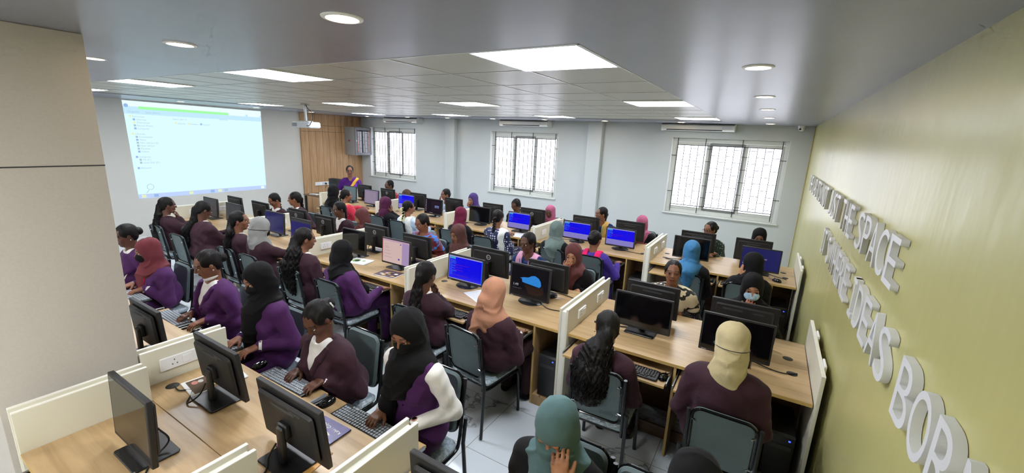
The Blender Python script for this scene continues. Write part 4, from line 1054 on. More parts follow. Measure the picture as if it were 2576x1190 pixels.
    if not stand:
        Tn.el((0, -.01, .60), (.185*bulk, .15*bulk, .115), None, .05)
        if O[0] in ('abaya', 'kurta', 'short'):
            Tn.rc((-.09, .04, .545), (-.11, .38, .545), .085, .07, .05).rc((.09, .04, .545), (.11, .38, .545), .085, .07, .05).rc((0, .05, .56), (0, .36, .555), .07, .06, .08)
        Tn.cut(lambda X, Y, Z: (.462-Z+0*X+0*Y))
    if O[0] == 'abaya' and not stand:
        pass
    # open the neck so the throat shows
    Tn.el(Nk+np.array([0, .03, .065]), (.062, .075, .07), None, .012, True)
    if O[0] in ('kurta', 'short'): Tn.el(Nk+np.array([0, .10, .01]), (.055, .06, .05), None, .015, True)
    zb = lerp(P0, Nk, .42)[2]
    if O[0] == 'blazer' and 'open' in acc:
        zt_ = Nk[2]
        Tn.cut(lambda X, Y, Z: np.where((Y > Hl[1]*.3+.02) & (Z > zb), ((Z-zb)/(zt_-zb)*.075-np.abs(X-Nk[0]*((Z-pz)/th))), -1.))
    Tn.disp(fold(.0045, ph))
    nm = {'blazer': 'blazer', 'vest': 'waistcoat', 'abaya': 'robe', 'kurta': 'tunic', 'short': 'blouse'}[O[0]]
    to = Tn.obj(nm, top_mat, a, max(hres, .006))
    shirt_mat = FAB['white']
    if O[0] == 'vest':
        S2 = SDF(); arm(S2, .011, .95, k=.02); torso(S2, -.008, low=False); S2.disp(fold(.0035, ph+2)); S2.obj('shirt', shirt_mat, a, max(hres, .006))
        for k in range(4):
            z = zb+.02+.05*k; y = Tn.yfront(0, z)
            if y: MB().lathe([(0, .002), (.005, .002), (.006, 0), (0, 0)], 10, M=T(0, y+.001, z, rx=-pi/2)).build('button', m_gloss, to)
    if O[0] == 'blazer':
        S2 = SDF(); torso(S2, .008, low=False)
        S2.rc(Nk+(-.03, .02, .015), Nk+(.03, .02, .015), .045, .045, .02); S2.el(Nk+np.array([0, .035, .06]), (.05, .06, .045), None, .008, True)
        S2.cut(lambda X, Y, Z: zb-.03-Z+0*X+0*Y); S2.obj('shirt', shirt_mat, a, max(hres, .006))
        for s_ in (-1, 1):
            e, w_ = el_[s_], wr[s_]; MB().tube([lerp(e, w_, .90), lerp(e, w_, .985)], [.040, .036], 0, 14).build('cuff', shirt_mat, to)
        if 'open' in acc:
            C_ = SDF()
            for s_ in (-1, 1):
                pts = []
                for t_ in (0, .35, .7, 1.):
                    z = zb+(Nk[2]-zb)*t_; x = s_*(.075*t_+.022)+Nk[0]*((z-pz)/th); y = Tn.yfront(x, z) or .1; pts.append((x, y-.006, z))
                C_.chain(pts, [.012, .022, .026, .02], .01)
            C_.obj('lapel', top_mat, to, .006)
    # lower garment
    Lg = SDF()
    if stand:
        Lg.chain([(0, 0, pz+.02), (0, .01, pz*.55), (0, .02, .12)], [.165, .17, .17], .05); Lg.disp(lambda X, Y, Z: (.012*np.sin(14*np.arctan2(Y, X)+2*Z)).astype(f4)); Lg.cut(lambda X, Y, Z: .015-Z+0*X+0*Y)
        Lg.obj('skirt', low_mat, a, .009)
    else:
        for s_ in (-1, 1): Lg.rc(hips[s_], knee[s_], .092*(.5+.5*bulk), .070, .035).rc(knee[s_], ank[s_], .066, .052 if O[0] != 'abaya' else .075, .03)
        Lg.el((0, .0, .55), (.165*bulk, .13, .085), None, .04)
        if O[0] == 'abaya': Lg.rc((0, .36, .5), (0, .36, .14), .09, .11, .06)
        Lg.cut(lambda X, Y, Z: np.where(Y < .19, .460-Z, -1)+0*X); Lg.disp(fold(.004, ph+4)); Lg.obj('trousers' if O[0] in ('blazer', 'vest', 'kurta') else 'skirt', low_mat, a, max(hres, .008))
        for s_ in (-1, 1):
            F2 = SDF(); F2.rc(np.array(ank[s_])+(0, -.02, -.045), np.array(ank[s_])+(s_*.01, .135, -.064), .04, .03, .02); F2.cut(lambda X, Y, Z: .004-Z+0*X+0*Y); F2.obj('shoe', FAB['black'], a, .008)
    # ---- head covering
    def headz(X, Y, Z):
        px, py, pz_ = X-Hl[0], Y-Hl[1], Z-Hl[2]
        return [(px*Rh[0, i]+py*Rh[1, i]+pz_*Rh[2, i])/hs for i in range(3)]
    kind = cover[0]; front = face < 0 or stand or abs(yaw) > 50
    if kind in ('hijab', 'niqab'):
        hm = FAB[cover[1]]; H = SDF()
        H.el(hp(0, -.014, .026), fx(.090, .106, .099), Rh, .03).el(hp(0, .006, -.035), fx(.082, .088, .092), Rh, .03)
        H.rc(hp(0, -.022, -.085), Nk+np.array([0, 0, -.005]), .082, .102, .05)
        tail = cover[2] if len(cover) > 2 else None
        if tail:
            H.rc(sh[-1]*.62+Nk*.38+(0, 0, .015), sh[1]*.62+Nk*.38+(0, 0, .015), .062, .062, .06)
            H.rc(Nk+np.array([0, .055, -.03]), Nk+Rt @ np.array([0, .10*bulk, -.15]), .085, .055, .06)
        else: H.rc(Nk+np.array([0, .04, -.01]), Nk+Rt @ np.array([0, .085*bulk, -.09]), .088, .06, .05)
        if tail: H.rc(Nk+np.array([0, -.035, -.01]), Nk+Rt @ np.array([0, -.075*bulk, -.07 if tail != 'tri' else -.12]), .082, .045, .05)
        else: H.rc(Nk+np.array([0, -.02, .01]), Nk+Rt @ np.array([.02, -.05*bulk, -.035]), .084, .055, .04)
        if tail == 'back': H.chain([hp(-.03, -.07, -.07), Nk+(-.08, -.06, -.04), (Nk[0]-.10, -.158, Nk[2]-.14), (Nk[0]-.112, -.155, Nk[2]-.26), (Nk[0]-.115, -.150, .68)], [.05, .048, .040, .036, .032], .03)
        if tail == 'tri': H.chain([Nk+(0, -.08, -.05), Nk+(0.02, -.115*bulk, -.22)], [.11, .02], .06)
        if tail == 'long': H.chain([Nk+(.0, .10, -.08), Nk+Rt @ np.array([.03, .135*bulk, -.30])], [.075, .045], .05)
        if tail == 'side': H.chain([Nk+(.05, .08, -.05), Nk+Rt @ np.array([.10, .125*bulk, -.26]), Nk+Rt @ np.array([.105, .135*bulk, -.38])], [.06, .045, .035], .04)
        def hf(X, Y, Z):
            x, y, z = X-Hl[0], Y-Hl[1], Z-Hl[2]; lowm = np.clip((-.035-z)*16, 0, 1); th_ = np.arctan2(x, y)
            q = 52*z+2.2*th_+1.6*np.sin(3*th_+ph)+1.2*np.sin(23*z+ph)
            return ((.009*(.45-np.exp(-5*np.sin(q*.5)**2)))*lowm+.0045*(.25-np.exp(-14*np.sin(13*z+1.3*np.abs(th_)+ph+.5*np.sin(2*th_+ph))**2)+.35*np.sin(17*z+1.3*np.abs(th_)+ph))*(1-lowm)*np.clip((-y+.075)*20, 0, 1)).astype(f4)
        H.disp(hf)
        if kind == 'hijab':
            def op(X, Y, Z):
                x, y, z = headz(X, Y, Z); k0 = np.sqrt((x/.053)**2+((z+.018)/.076)**2); return np.where(y > .0, -(k0-1)*.05, -1.)
        else:
            def op(X, Y, Z):
                x, y, z = headz(X, Y, Z); k0 = np.sqrt((x/.052)**2+((z-.010)/.015)**2); return np.where(y > .0, -(k0-1)*.02, -1.)
        H.cut(op)
        if kind == 'niqab': H.ops.insert(-1, ('el', (hp(0, .03, -.045), fx(.078, .103, .080), Rh), .02, False, hp(0, .03, -.045)-.1, hp(0, .03, -.045)+.1))
        H.obj('headscarf', hm, a, max(hres, .005))
    else:
        H = SDF(); H.el(hp(0, -.0205, .0352), fx(.0772, .0925, .0835), Rh, .02).el(hp(0, -.045, -.025), fx(.070, .050, .058), Rh, .03)
        for s_ in (-1, 1): H.el(hp(s_*.058, .010, .028), fx(.0175, .045, .045), Rh, .015)
        def hl(X, Y, Z):
            x, y, z = headz(X, Y, Z); k0 = np.sqrt((x/.063)**2+((z+.02)/.084)**2); k1 = np.sqrt(((y-.01)/.028)**2+((z+.03)/.045)**2)
            return np.where(y > .02, -(k0-1)*.06, -1.)*1.+0*k1
        H.cut(hl)
        H.cut(lambda X, Y, Z: (lambda q: np.where((np.abs(q[0]) > .05) & (q[1] > -.03), -.02-q[2]*1.-.0, -1.))(headz(X, Y, Z)))
        bk = Nk+np.array([0, -.11*bulk-.02, 0])
        if not stand: bk[1] = max(bk[1], -.125-.045*bulk)
        if kind == 'bun': H.el(hp(0, -.115, .0), fx(.045, .035, .042), Rh, .01)
        if kind in ('pony', 'curly', 'braid', 'wavy'):
            sx = cover[1] if len(cover) > 1 else 0
            L_ = cover[2] if len(cover) > 2 else .36
            tie = hp(sx*.1, -.105, -.02)
            if kind == 'curly': n1_ = Nk+np.array([sx*.35, -.085, .055]); pts = [tie, n1_, bk+(sx*.8, -.012, -.07), bk+(sx, -.015, -.21), bk+(sx, -.01, -L_)]; rs = [v*(cover[3] if len(cover) > 3 else 1) for v in (.034, .070, .095, .085, .045)]
            elif kind == 'wavy': n1_ = Nk+np.array([sx*.35, -.08, .06]); pts = [tie, n1_, bk+(sx*.8, -.005, -.06), bk+(sx, -.008, -.20), bk+(sx, -.005, -L_)]; rs = [.024, .040, .050, .046, .02]
            elif kind == 'pony': pts = [tie, Nk+np.array([sx*.4, -.07, .06]), bk+(sx*.8, .0, -.06), bk+(sx, .0, -L_)]; rs = [.02, .028, .026, .012]
            if kind != 'braid': H.chain(pts, rs, .03)
            else:
                cp = [Vector(p) for p in (tie, Nk+np.array([sx*.4, -.075, .05]), bk+(sx*.8, .0, -.06), bk+(sx, -.004, -L_))]
                sp_ = spline(cp, 7)
                for i, p in enumerate(sp_): H.el(np.array(p)+((-1)**i*.008, 0, 0), (.019-.0004*i, .017, .016), None, .006)
            if kind in ('curly', 'wavy'): H.disp(lambda X, Y, Z, c=curls(.011 if kind == 'curly' else .006, 120): c(X, Y, Z)*np.clip((Hl[2]-.03-Z)*12, .12, 1))
        H.disp(lambda X, Y, Z: (.0012*np.sin(220*(X-Hl[0])+60*(Y-Hl[1]))).astype(f4))
        ho = H.obj('hair', HAIR, a, max(hres, .005))
        if kind in ('pony', 'curly', 'wavy'):
            cnt, amp, frq = dict(pony=(45, .002, 2), wavy=(160, .006, 5), curly=(420, .0105, 8.5))[kind]
            sp_ = spline([Vector(p) for p in pts], 5); rs2 = np.interp(np.linspace(0, len(rs)-1, len(sp_)), range(len(rs)), rs); rr = random.Random(int(ph*10)); st = MB()
            for _ in range(cnt):
                a0 = rr.uniform(0, 2*pi); fr = rr.uniform(.72, 1.12); t0 = rr.random()*.5; t1 = rr.uniform(.75, 1.03); ph1 = rr.uniform(0, 6.3); P9 = []; nn_ = dict(pony=12, wavy=26, curly=40)[kind]
                for q in range(nn_):
                    t = t0+(t1-t0)*q/(nn_-1); i = min(t, .999)*(len(sp_)-1); i0 = int(i); c0 = sp_[i0].lerp(sp_[min(i0+1, len(sp_)-1)], i-i0); r0 = float(np.interp(i, range(len(rs2)), rs2))*fr
                    w_ = amp*(.4+.6*t); P9.append((c0.x+r0*cos(a0)+w_*sin(frq*t*2*pi*.8+ph1), c0.y+r0*sin(a0)+w_*cos(frq*t*2*pi*.8+ph1), c0.z-(t-1)*max(0, t-1)*.2))
                st.tube(P9, [.0021]*(nn_-3)+[.002, .0013, .0006], 0, 3)
            st.build('hair_strands', HAIR, ho, sharp=180)
        if kind in ('pony', 'curly', 'braid', 'wavy'):
            t0 = hp(cover[1]*.1 if len(cover) > 1 else 0, -.108, -.022); MB().tube([t0+np.array([0, .012*cos(i), .026*sin(i)])+np.array([.026*cos(2*pi*i/10), 0, 0])*0 for i in range(3)], .01, 0, 8) if False else None
        if 'scrunchie' in acc:
            ring = [hp(.035*cos(2*pi*i/12), -.108, .0+.035*sin(2*pi*i/12)) for i in range(12)]; MB().tube(ring, .011, 0, 8, closed=True).build('hair_band', m_white, ho)
        if 'flowers' in acc:
            f_ = MB(); rr = random.Random(3)
            for i in range(70):
                q = sp_[min(int(rr.random()*len(sp_)*.62), len(sp_)-1)]; t_ = rr.uniform(0, 2*pi)
                p = (q.x+.027*cos(t_), q.y+.022*sin(t_)-.008, q.z+rr.uniform(-.012, .012)); f_.lathe([(0, -.009), (.012, 0), (.007, .009), (0, .010)], 6, M=T(*p, rx=rr.random()*3, ry=rr.random()*3))
            f_.build('flower_garland', mat('jasmine_flowers', '#e6e3b0', .6), ho)
        if 'earring' in acc or True:
            for s_ in (-1, 1):
                c0 = hp(s_*.080, -.001, -.040); MB().lathe([(0, -.005), (.005, -.002), (.005, .002), (0, .005)], 8, M=T(*c0)).build('earring', m_gold if 'pearl' not in acc else m_white, a)
    if 'mask' in acc or 'bluemask' in acc or 'chinmask' in acc:
        K = SDF(); dz = 0 if 'chinmask' not in acc else -.045
        K.el(hp(0, .038, -.043), fx(.066, .080, .060), Rh, .01) if not dz else K.el(hp(0, .020, -.112), fx(.056, .066, .022), Rh, .01)
        def mk(X, Y, Z):
            x, y, z = headz(X, Y, Z); return np.maximum(np.maximum(z-(-.006+dz*1.1)-.1*np.maximum(.05-np.abs(x), 0)*1.2, .012-y), -.1-dz*0-.004*0-z-.0)
        (K.cut(mk) if not dz else None); mm = FAB['blackh'] if 'mask' in acc else (mat('mask_blue_print', '#a9c8e0', .7, noise=(40, .35)) if 'bluemask' in acc else FAB['white'])
        K.obj('face_mask', mm, a, .005)
    if 'strap' in acc:
        pts = [hp(.07*cos(t_)*1.32, .0-.0+.118*sin(t_), -.02-.03*sin(t_)*-1.) for t_ in np.linspace(.55, -pi-.55, 22)]
        MB().tube(pts, .0022, 0, 6).build('mask_strap', m_black, a)
    if 'glasses' in acc:
        g = MB()
        for s_ in (-1, 1):
            g.tube([hp(s_*.031+.021*cos(2*pi*i/14), .108, .004+.016*sin(2*pi*i/14)) for i in range(14)], .0016, 0, 5, closed=True); g.tube([hp(s_*.052, .107, .006), hp(s_*.078, .0, .004)], .0016, 0, 5)
        g.tube([hp(-.01, .109, .006), hp(.01, .109, .006)], .0016, 0, 5); g.build('glasses', m_black, a)
    def watch(s_, m_, face_):
        e, w_ = el_[s_], wr[s_]; u = unit(w_-e); n = unit(np.array(hd[s_][1])-u*(np.array(hd[s_][1]) @ u)); t_ = np.cross(u, n); c0 = w_-u*.012
        wt = MB().tube([c0+(n*cos(2*pi*i/14)+t_*sin(2*pi*i/14))*.028 for i in range(14)], .0055, 0, 6, closed=True).build('watch', m_, a)
        M = Matrix.Identity(4)
        for i in range(3): M[i][0] = u[i]; M[i][1] = -t_[i]; M[i][2] = n[i]; M[i][3] = (c0+n*.031)[i]
        MB().lathe([(0, 0), (.017, 0), (.017, .006), (.013, .008), (0, .008)], 18, M=M).build('watch_case', m_, wt); MB().lathe([(0, .0082), (.0125, .0082), (0, .0086)][:2]+[(0, .0086)], 18, M=M).build('watch_face', face_, wt)
    for t_ in acc:
        if t_ == 'watchL': watch(-1, mat('rose_gold_watch', '#c79a80', .35, .6), m_gloss)
        if t_ == 'watchR': watch(1, m_black, mat('watch_dial_grey', '#4a4f55', .3))
        if t_ == 'bluewatchR': watch(1, mat('blue_watch', '#1c2a6a', .35), m_white)
        if t_ == 'goldR': watch(1, m_gold, m_white)
        if t_ == 'goldL': watch(-1, m_gold, m_white)
    def band(name, m_, fn, off=.034, low=False, armd=0., parent=a, pz_=None):
        D_ = SDF(); torso(D_, off, low=low)
        if armd: 
            for s_ in (-1, 1): D_.rc(sh[s_], lerp(sh[s_], el_[s_], armd), .06+off*.6, .055+off*.6, .03)
        D_.el(Nk+np.array([0, .03, .065]), (.066, .08, .07), None, .012, True); D_.cut(fn); D_.disp(fold(.004, ph+1))
        return D_.obj(name, m_, parent, max(hres, .006))
    for t_ in acc:
        if isinstance(t_, tuple) and t_[0] == 'dupatta':      # two falls over both shoulders
            w0 = t_[2] if len(t_) > 2 else .045
            band('dupatta', FAB[t_[1]], lambda X, Y, Z: np.abs(np.abs(X-Hl[0]*.8)-.085-.0*Z)-w0+0*Y, low=False)
        if isinstance(t_, tuple) and t_[0] == 'onefall':      # one fall on side t_[2]
            band('dupatta', FAB[t_[1]], lambda X, Y, Z: np.abs(X-t_[2])-.055+0*Y, low=True)
            if len(t_) > 3:
                D_ = SDF(); y_ = t_[3]; D_.chain([(t_[2], y_*.8, .80), (t_[2], y_, .60), (t_[2]*1.1, y_, .32)], [.05, .05, .055], .03); D_.disp(lambda X, Y, Z: (.012*np.sin(110*X)).astype(f4)); D_.cut(lambda X, Y, Z: np.abs(Y-y_)-.03+0*X+0*Z); D_.obj('dupatta_fall', FAB[t_[1]], a, .008)
        if isinstance(t_, tuple) and t_[0] == 'shawl': band('shawl', FAB[t_[1]], lambda X, Y, Z: np.maximum(Nk[2]-.17-Z, .045-np.abs(X-Hl[0]*.6)*1.-np.clip((Z-Nk[2]+.12), 0, 1)*.8)+0*Y, off=.032, armd=.7)
        if isinstance(t_, tuple) and t_[0] == 'tsaree':
            ln = lambda X, Z: Z-(Nk[2]-.34-1.45*(X-.13))
            band('saree_drape', FAB['purples'], lambda X, Y, Z: np.where(Y > -.03, ln(X, Z)*.5, np.maximum(X+.02, -1)+0*Z), off=.030, low=True, armd=.0)
            band('saree_border', FAB['yellows'], lambda X, Y, Z: np.where(Y > -.02, np.abs(ln(X, Z)+.02)*.55-.028, .1), off=.036, low=False)
            D_ = SDF(); D_.chain([Nk+(-.11, -.02, -.02), Nk+(-.19, -.06, -.14), Nk+(-.22, -.07, -.32), Nk+(-.22, -.06, -.6)], [.035, .045, .05, .06], .03); D_.disp(lambda X, Y, Z: (.006*np.sin(120*X+90*Y)).astype(f4)); D_.obj('saree_fall', FAB['orange'], a, .008)
        if isinstance(t_, tuple) and t_[0] == 'saree': band('saree_drape', FAB[t_[1]], lambda X, Y, Z: np.maximum(-.055-(X-Nk[0])*t_[2]-.25*(Nk[2]-Z)+.0, -1.)+0*Y, off=.032, low=True, armd=.6)
        if isinstance(t_, tuple) and t_[0] == 'lanyard':
            l_ = MB(); Tn2 = Tn
            for s_ in (-1, 1):
                pts = []
                for q in np.linspace(0, 1, 8):
                    z = Nk[2]-.005-.24*q; x = Nk[0]*.8+s_*.07*(1-q)**.8; y = Tn.yfront(x, z)
                    if y is not None: pts.append((x, y+(.008 if not any(isinstance(u_, tuple) and u_[0] in ('dupatta', 'shawl', 'saree') for u_ in acc) else .022), z))
                if len(pts) > 2: l_.tube(pts, .005, 0, 6)
            l_.build('lanyard', mat('lanyard_'+t_[1].strip('#'), t_[1], .6), a)
        if t_ == 'idcard':
            z = .64; x = .10; y = Tn.yfront(x, z) or .16
            c_ = MB().box((x, y+.012, z), (.055, .003, .085), 0, .002).box((x, y+.0145, z+.012), (.022, .001, .028), 1).box((x, y+.0145, z-.032), (.045, .001, .012), 2).build('id_card', [m_white, m_slot, mat('id_green', '#3f9a6a', .5)], a)
        if t_ == 'badge':
            z = Nk[2]-.13; x = -.09; y = (Tn.yfront(x, z) or .12); MB().box((x, y+.035, z), (.055, .004, .022), 0, .002, ).build('name_badge', m_white, a)
    return a

# ------------------------------------------------------------------ chairs
m_pad = mat('blue_grey_vinyl', '#5a6a6d', .45, bump=(300, .2), noise=(4, .04)); m_film = mat('clear_plastic_wrap', '#9fb0ba', .12, spec=1., noise=(60, .35), bump=(45, 1.))
def make_chair():
    a = thing('office_chair', '-', 'chair')
    W2 = .178
    M = T(0, -.205, .665, rx=radians(9)) @ AX['y']
    MB().prism(rrect(.325, .38, .055, 5), -.016, .016, 0, .014, M).build('backrest', m_pad, a)
    MB().tube([tuple(M @ Vector((x, y, .016))) for x, y in rrect(.322, .377, .055, 5)], .0085, 0, 8, closed=True).build('backrest_rim', m_gloss, a)
    MB().prism(rrect(.39, .41, .05, 5), 0, .05, 0, .018, T(0, .03, .40)).build('seat', m_film, a)
    MB().prism(rrect(.37, .39, .05, 5), 0, .012, 0, .003, T(0, .03, .39)).build('seat_board', m_black, a)
    for s_ in (-1, 1):
        MB().tube(spline([(s_*W2, -.245, .83), (s_*W2, -.22, .62), (s_*W2, -.192, .43), (s_*W2*.99, -.14, .375), (s_*W2*.98, .1, .375), (s_*W2*.98, .22, .378)], 5), .0115, 0, 8).build('side_frame', m_dkmetal, a)
        MB().tube([(s_*(W2+.024), -.225, .58), (s_*(W2+.022), -.205, .42), (s_*(W2+.03), -.235, .012)], .0125, 0, 8).build('leg', m_dkmetal, a)
        MB().tube(spline([(s_*.18, .12, .385), (s_*.19, .2, .385), (s_*.195, .225, .36), (s_*.20, .24, .012)], 4), .0125, 0, 8).build('leg', m_dkmetal, a)
        for z in (.56, .77): MB().tube([(s_*.14, -.19-(z-.56)*.16-.02, z), (s_*W2, -.2-(z-.56)*.1-.014, z)], .006, 0, 6).lathe([(0, 0), (.007, 0), (.005, .005), (0, .006)], 8, M=T(s_*.14, -.215-(z-.56)*.16, z, rx=pi/2)).build('bracket', m_chrome, a)
    MB().tube([(-.18, .2, .38), (.18, .2, .38)], .01, 0, 8).build('cross_bar', m_dkmetal, a)
    return a
ch0 = make_chair(); chs = [0]
def chair(x, y, face, label, group='blue-grey vinyl stacking chairs', rz=0):
    o = ch0 if not chs[0] else copy_tree(ch0); chs[0] = 1
    o.location = (x, y, 0); o.rotation_euler = (0, 0, (0 if face > 0 else pi)+rz); o['label'] = label; o['group'] = group; return o
# ------------------------------------------------------------------ the class
ARMS['key'] = ((.115, .165, .718), (-.12, 1, -.12), (0, 0, 1), .45)
ARMS['mouse'] = ((.25, .19, .715), (.0, 1, -.1), (0, 0, 1), .3)
ARMS['desk'] = ((.12, .40, .795), (-.6, 1, -.05), (0, 0, 1), .5)
ROW = dict(B=(2.56, 2.60, 1), D=(4.06, 4.17, -1), E=(5.08, 5.14, 1), F=(6.66, 6.80, -1), C=(1.57, 1.63, -1))
CH = {}
def P_(row, label, px, outfit, cover, **k):
    yh, yp, f = ROW[row]; yh = k.pop('yh', yh); yp = k.pop('yp', yp); cdx = k.pop('cdx', 0); cdy = k.pop('cdy', 0); crz = k.pop('crz', 0); cl = k.pop('chair', None)
    if 'hres' not in k: k['hres'] = {'B': .006, 'C': .005, 'D': .0065, 'E': .008, 'F': .008}[row]
    a = person(label, px, yh, yp, f, outfit, cover, **k)
    chair(a.location.x+cdx, yp+f*(.03+cdy), f, cl or ('blue-grey chair of the '+label.replace('person', 'student')), rz=crz)
    return a
BZ = ('blazer', 'maroon', 'maroontrouser'); BP = ('blazer', 'purple', 'purpletrouser'); AB = ('abaya', 'black', 'black')
# nearest row, facing the camera side
P_('C', 'person with dark tied hair in a purple blazer, half hidden by the beige pillar', (316, 592), BP, ('bun',), yaw=0, pitch=15, skin_='d', acc=('pearl',), chair='chair of the half hidden student at the beige pillar')
P_('C', 'person in maroon headscarf and black mask, purple blazer, red lanyard', (372, 630), BP, ('hijab', 'maroonh', 'side'), pitch=12, yaw=-5, acc=('mask', ('lanyard', '#c01c2c')), chair='chair behind the maroon headscarf, by the beige pillar')
P_('C', 'person in purple blazer with dark tied hair, pearl earrings, mask under the chin', (522, 664), BP, ('bun',), bulk=1.22, pitch=20, yaw=-8, skin_='m', acc=('open', 'chinmask', 'pearl', 'watchR'), chair='chair behind the purple blazer with white collar and pearl earrings', cdy=-.05)
P_('C', 'person in black headscarf and black mask, purple blazer with ID card', (650, 700), BP, ('hijab', 'blackh', 'long'), bulk=1.05, pitch=24, yaw=-5, acc=('mask', 'idcard', 'bluewatchR'), chair='chair behind the black headscarf and purple blazer with ID card')
P_('C', 'person in dark maroon blazer over a white shirt, white hair band, typing', (800, 800), BZ, ('bun',), bulk=1.25, pitch=38, yaw=6, skin_='d', acc=('open', 'scrunchie'), yh=1.53, chair='chair behind the typing woman in open maroon blazer and white shirt', cdy=-.05)
P_('C', 'person in black headscarf and mask, purple waistcoat and white sleeves, gold watch', (1025, 830), ('vest', 'purple', 'purpletrouser'), ('hijab', 'blackh', 'side'), pitch=28, yaw=10, acc=('mask', 'watchL'), yh=1.55, chair='chair behind the purple waistcoat and white sleeves')
P_('C', 'person in sage green headscarf over the face, black robe, hand at the cheek', (1400, 1070), AB, ('niqab', 'greenh', 'long'), pitch=36, yaw=0, roll=-6, yh=1.44, yp=1.50, L='temple', R='lap', skin_='l', acc=('goldL',), bulk=1.05, chair='chair of the sage green headscarf, mostly out of the picture')
P_('C', 'person whose black headscarf top just shows at the bottom edge', (1745, 1222), AB, ('hijab', 'blackh'), pitch=35, yaw=-10, yh=1.40, yp=1.47, chair='chair at the very bottom edge, left of a black headscarf', cdx=-.16)
# middle row, camera side, backs to the camera
P_('B', 'person in maroon blazer with very long wavy hair, hand at the chin, farthest left', (421, 516), BZ, ('wavy', -.03, .42), pitch=8, yaw=-12, R='chin', L='desk', skin_='d', chair='chair farthest left, under the long-haired student with hand at chin')
P_('B', 'person in wide maroon blazer with long curly hair down the left, leaning on the desk', (512, 528), BZ, ('wavy', -.06, .38), pitch=28, yaw=-5, bulk=1.28, R=((.0, .36, .795), (-.2, 1, -.05), (0, 0, 1), .5), L='desk', yh=2.62, skin_='d', cdx=-.12, chair='chair of the broad student leaning forward, second from the left', cdy=-.06)
P_('B', 'person in maroon blazer with long hair to the waist looking to the right', (603, 555), BZ, ('wavy', -.02, .46), pitch=6, yaw=-42, R='key', L='key', skin_='m', chair='chair left of the grey headscarf in the middle row', cdx=-.05)
P_('B', 'person in light grey headscarf with black mask string and maroon blazer', (655, 572), BZ, ('hijab', 'greyh'), pitch=22, yaw=-8, R='desk', L='key', acc=('mask', 'strap'), chair='chair under the light grey headscarf')
P_('B', 'person in maroon blazer with a very bushy curly ponytail', (768, 600), BZ, ('curly', -.04, .36), pitch=10, yaw=-25, R='key', L='key', skin_='m', chair='chair left of the black headscarf and purple blazer in the middle row', cdx=-.06)
P_('B', 'person in purple blazer and black headscarf using keyboard and mouse', (862, 634), BP, ('hijab', 'blackh', 'side'), pitch=18, yaw=-10, bulk=1.1, R='mouse', L='key', acc=('mask',), chair='chair under the purple blazer and black headscarf', cdx=-.03)
P_('B', 'person in maroon blazer with long dark ponytail, chin resting on the right hand', (1072, 690), BZ, ('wavy', .01, .40), pitch=16, yaw=8, R='chin', L='key', skin_='d', chair='chair behind the student with chin on hand, left of the tan headscarf', cdx=-.04)
P_('B', 'person in tan headscarf with a tail down the back, maroon blazer', (1243, 737), BZ, ('hijab', 'tanh', 'back'), pitch=20, yaw=0, R='key', L='key', chair='chair in the middle of the aisle behind the tan headscarf', cdx=-.09, crz=-.12, cdy=-.06)
P_('B', 'person in maroon blazer and glasses with a bushy curly low ponytail', (1528, 822), BZ, ('curly', -.035, .22, 1.25), pitch=10, yaw=22, R='key', L='key', skin_='l', acc=('glasses',), chair='chair behind the curly ponytail and glasses, next to the cream post', cdx=.01, crz=.04)
P_('B', 'person in cream headscarf with black mask string, maroon blazer', (1842, 862), BZ, ('hijab', 'creamh'), pitch=24, yaw=12, bulk=1.12, R='key', L='key', acc=('mask', 'strap'), chair='chair nearest the yellow wall, behind the cream headscarf', cdx=.03, cdy=-.055)
